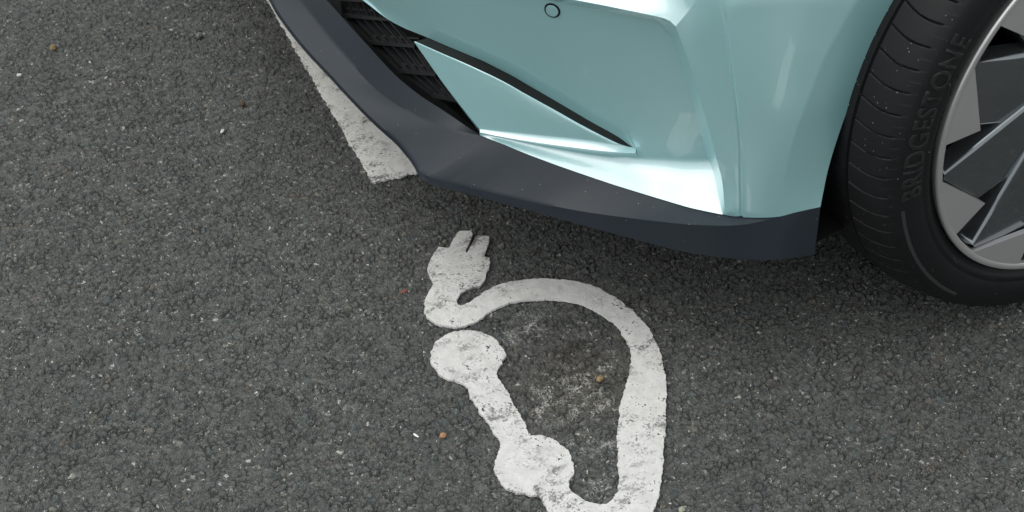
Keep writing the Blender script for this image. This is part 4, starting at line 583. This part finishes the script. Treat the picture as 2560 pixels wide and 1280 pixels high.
# ------------------------------------------------------------------ parking sensor
c0 = K['sensor'][0]; c = W(c0); PW = W(panel); ij = np.unravel_index(((PW-c)**2).sum(-1).argmin(), PW.shape[:2]); c = PW[ij]; zdir = PW[ij[0], min(ij[1]+3, 59)]-PW[ij[0], ij[1]-3];  tn = W(c0+np.array([.01, 0, 0]))-W(c0-np.array([.01, 0, 0])); tn /= np.linalg.norm(tn); tn = PW[ij[0]+3, ij[1]]-PW[ij[0]-3, ij[1]]; tn /= np.linalg.norm(tn); zz = zdir-tn*(zdir@tn); zz /= np.linalg.norm(zz); nn = np.cross(tn, zz); nn /= np.linalg.norm(nn)
def ringmesh(rad, dep, n=48):
    a = np.linspace(0, 2*math.pi, n+1)
    return np.stack([np.stack([c+r*(math.cos(t)*tn+math.sin(t)*zz)+nn*o for r, o in zip(rad, dep)]) for t in a])
sg = 1 if nn @ (np.array(CAM_LOC)-c) > 0 else -1
nn = nn*sg
S1 = MB(); S1.grid(ringmesh((.0001, .006, .0083, .0088), (.0026, .0026, .0024, .0012)), True); sensor = S1.build('parking_sensor', M_PAINT, bumper, weld=.0002)
S2 = MB(); S2.grid(ringmesh((.0086, .0092, .0106, .0112), (.0008, .0016, .0016, .0)), True); S2.build('sensor_ring', M_BLACK, bumper)

# ------------------------------------------------------------------ wheel
wheel = bpy.data.objects.new('wheel', None); COL.objects.link(wheel); wheel.parent = car; wheel.location = (0, 0, 0)
ZC = .362
def pol(r, th, y): return np.array([r*math.cos(th), y, ZC+r*math.sin(th)])
prof = [(.014, .272), (.010, .279), (.0065, .2825), (.004, .287), (.0005, .2905), (-.0008, .2935), (-.001, .2975), (.0002, .2995), (-.0008, .302), (-.0022, .308), (-.0028, .316), (-.0022, .324), (-.0008, .331), (.0012, .337), (.0042, .3425), (.0095, .3475), (.016, .3515), (.024, .3548), (.035, .3585), (.048, .3622), (.0672, .3668)]
prof2 = [(.0722, .3672), (.10, .3684), (.13, .3686), (.16, .3675), (.19, .364), (.212, .354), (.222, .336), (.222, .30), (.205, .272)]
def dense(p, step):
    p = np.array(p); t = np.r_[0, np.cumsum(np.hypot(*np.diff(p, axis=0).T))]; n = max(3, int(t[-1]/step)); q = catmull(p, len(p)*12)
    t = np.r_[0, np.cumsum(np.hypot(*np.diff(q, axis=0).T))]; u = np.linspace(0, t[-1], n); return np.stack([np.interp(u, t, q[:, k]) for k in (0, 1)], -1)
pr = np.vstack([dense(prof, .0022), [(.0676, .362), (.0695, .3605), (.0716, .362)], dense(prof2, .006)])
na = 2400; TH = np.linspace(0, 2*math.pi, na, endpoint=False)
ty, tr_ = pr[:, 0][None], pr[:, 1][None]
NS = 70; ph = TH[:, None]*NS/(2*math.pi)
bend = R(.9)*np.sin(np.clip((ty-.006)/.062, 0, 1)*math.pi)
pp = ((TH[:, None]-R(148.2)-bend)*NS/(2*math.pi)); dist = abs(pp-np.round(pp))*2*math.pi/NS*.355
zone = ((ty > .010) & (ty < .0675) & (tr_ > .345)).astype(float)
depth = .0042*np.clip(1-dist/.0013, 0, 1)*zone*np.clip((ty-.010)/.004, 0, 1)
# feathered wear at the shoulder
saw = (pp+.5) % 1.; wear = .0006*np.clip((.021-ty)/.012, 0, 1)*(ty > .004)*((tr_ > .338))*(saw*2 % 1.)
# second row of sipes on the next rib
p2 = ((TH[:, None]-R(150.)+ (ty-.10)*2.)*NS/(2*math.pi)); d2_ = abs(p2-np.round(p2))*2*math.pi/NS*.36
depth = depth+.003*np.clip(1-d2_/.0016, 0, 1)*((ty > .082) & (ty < .15))+wear
rr = tr_-depth
vx = rr*np.cos(TH)[:, None]; vz = ZC+rr*np.sin(TH)[:, None]; vy = np.broadcast_to(ty, vx.shape)
vz = np.maximum(vz, -.0008); vy = np.where((vz < .05) & (vy < .10), vy-(.05-vz)*.10, vy)
TV = np.stack([vx, vy, vz], -1); k_ = pr.shape[0]; idx = np.arange(na*k_).reshape(na, k_); i2 = np.roll(idx, -1, 0)
TF = np.stack([idx[:, :-1], idx[:, 1:], i2[:, 1:], i2[:, :-1]], -1).reshape(-1, 4)
tyre = link('tyre', TV.reshape(-1, 3), TF.tolist(), M_RUBBER, wheel, sharp=50)
# raised lettering on the sidewall
fc = bpy.data.curves.new('lettering', 'FONT'); fc.body = 'BRIDGESTONE'; fc.size = 1.; fc.offset = .029; fc.space_character = 1.09
fo = bpy.data.objects.new('lettering_source', fc); COL.objects.link(fo)
dg = bpy.context.evaluated_depsgraph_get(); lm = bpy.data.meshes.new_from_object(fo.evaluated_get(dg)); bpy.data.objects.remove(fo)
bm = bmesh.new(); bm.from_mesh(lm); bmesh.ops.remove_doubles(bm, verts=bm.verts, dist=1e-4)
bmesh.ops.subdivide_edges(bm, edges=[e for e in bm.edges if e.calc_length() > .15], cuts=3)
bmesh.ops.triangulate(bm, faces=bm.faces, ngon_method='EAR_CLIP')
co = np.array([v.co[:] for v in bm.verts]); xmn, xmx = co[:, 0].min(), co[:, 0].max()
# islands: the small n is raised to capital height
seen = set()
for v0 in bm.verts:
    if v0 in seen: continue
    st, isl = [v0], []
    while st:
        v = st.pop()
        if v in seen: continue
        seen.add(v); isl.append(v); st += [e.other_vert(v) for e in v.link_edges]
    h_ = max(v.co.y for v in isl)
    if h_ < .62:
        for v in isl: v.co.y *= .70/h_
side_y = lambda r: float(np.interp(r, [.299, .302, .308, .316, .324, .331, .337], [.0002, -.0008, -.0022, -.0028, -.0022, -.0008, .0012]))
for v in bm.verts:
    t = (v.co.x-xmn)/(xmx-xmn); r = .3055+.0290*v.co.y/.70; th_ = R(191.0)+(R(148.6)-R(191.0))*t
    v.co = Vector(pol(r, th_, side_y(r)-.0006))
ex = bmesh.ops.extrude_face_region(bm, geom=list(bm.faces)); 
for g in ex['geom']:
    if isinstance(g, bmesh.types.BMVert): g.co.y -= .0004
bm.to_mesh(lm); bm.free(); lm.name = 'tyre_lettering'
finish('tyre_lettering', lm, M_LETTER, wheel, smooth=False, recalc=True)
sb_ = MB(); an = np.linspace(R(193.5), R(233), 60)
sb_.grid(np.stack([np.stack([pol(r+.0*a, a, side_y(r)-o) for a in an]) for r, o in ((.3305, .0), (.3312, .0009), (.3345, .0009), (.3352, .0))], 1))
sb_.build('tyre_band', M_BAND, wheel)

RM = MB(); a = np.linspace(0, 2*math.pi, 181)
def lathe(mb, pts, flip=False): mb.grid(np.stack([np.stack([pol(r, t, y) for (y, r) in pts]) for t in a]), flip)
lathe(RM, [(.012, .2765), (.004, .2792), (.0, .2797), (-.0024, .2786), (-.0032, .2765), (-.0030, .2735), (-.0022, .2712), (-.0012, .2695), (.004, .2685), (.05, .266)])
def pg(mb, r0, t0, pts, y, th=.009):
    pass
STEP = 2*math.pi/10; T0 = R(190.6)
for k in range(10):
    t0 = T0+k*STEP
    arc = [pol(.2700, t0+R(x), -.0016) for x in np.linspace(.6, 24.0, 14)]
    pts = arc+[pol(.2150, t0+R(22.6), -.0016)]
    # ring segment below keeps the outer ends flush with the rim
    RM.prism(pts, (0, .0085, 0))
rim = RM.build('rim', M_ALLOY, wheel, sharp=30)
bvr = rim.modifiers.new('bevel', 'BEVEL'); bvr.width = .0012; bvr.segments = 2; bvr.limit_method = 'ANGLE'; bvr.angle_limit = R(50)
def spoke(k):
    t0 = T0+k*STEP; d = lambda r, x, y: pol(r, t0+R(x), y)
    S = MB()
    T, Rm, Ri = d(.2620, -.6, .0035), d(.200, -6.2, .0015), d(.085, -43, .0)
    Bp = d(.2150, 22.9, .0105)
    M3 = np.array([[q[0], q[2], 1] for q in (T, Ri, Bp)]); pc = np.linalg.solve(M3, [T[1], Ri[1]+.004, Bp[1]])
    def inpl(r, x):
        q = d(r, x, 0); q[1] = pc @ [q[0], q[2], 1]; return q
    A, Rm, Ri, Gp, Hp = inpl(.2640, 1.4), inpl(.2, -6.2), inpl(.085, -43), inpl(.160, 27.2), inpl(.09, 24)
    S.poly([T, A, Bp, Gp, Hp, Ri, Rm])
    Tw, Rw, Riw = d(.2600, -1.8, .030), d(.197, -7.6, .030), d(.084, -45, .03)
    S.poly([Rm, Rw, Tw, T]); S.poly([Ri, Riw, Rw, Rm])
    S.poly([Bp, d(.2150, 23.2, .05), d(.160, 27.6, .06), Gp]); S.poly([Gp, d(.160, 27.6, .06), d(.09, 24.5, .06), Hp])
    # scoop where the spoke meets the rim
    S.poly([T, Tw, d(.2655, -5.0, .03), d(.2668, -2.5, .006)])
    S.poly([d(.2668, -2.5, .006), d(.2655, -5.0, .03), d(.2660, -11.5, .03), d(.2685, -11.8, .003)])
    o = S.build('spoke', M_GLOSS, wheel, weld=.0003, sharp=14)
    bvs = o.modifiers.new('bevel', 'BEVEL'); bvs.width = .0048; bvs.segments = 3; bvs.limit_method = 'ANGLE'; bvs.angle_limit = R(25)
    return o
for k in range(10): spoke(k)
HBm = MB(); lathe(HBm, [(.03, .10), (.006, .092), (.0, .08), (.002, .04), (.0, .036), (-.003, .03), (-.003, .0005)]); HBm.build('hub_cap', M_GLOSS, wheel)
BR = MB(); lathe(BR, [(.048, .2665), (.07, .262), (.2, .255), (.205, .1)]); BR.build('rim_barrel', M_BLACK, wheel)
DS = MB(); lathe(DS, [(.10, .172), (.075, .172), (.0735, .1705), (.0735, .09), (.06, .085), (.06, .02)]); DS.build('brake_disc', M_DISC, wheel)
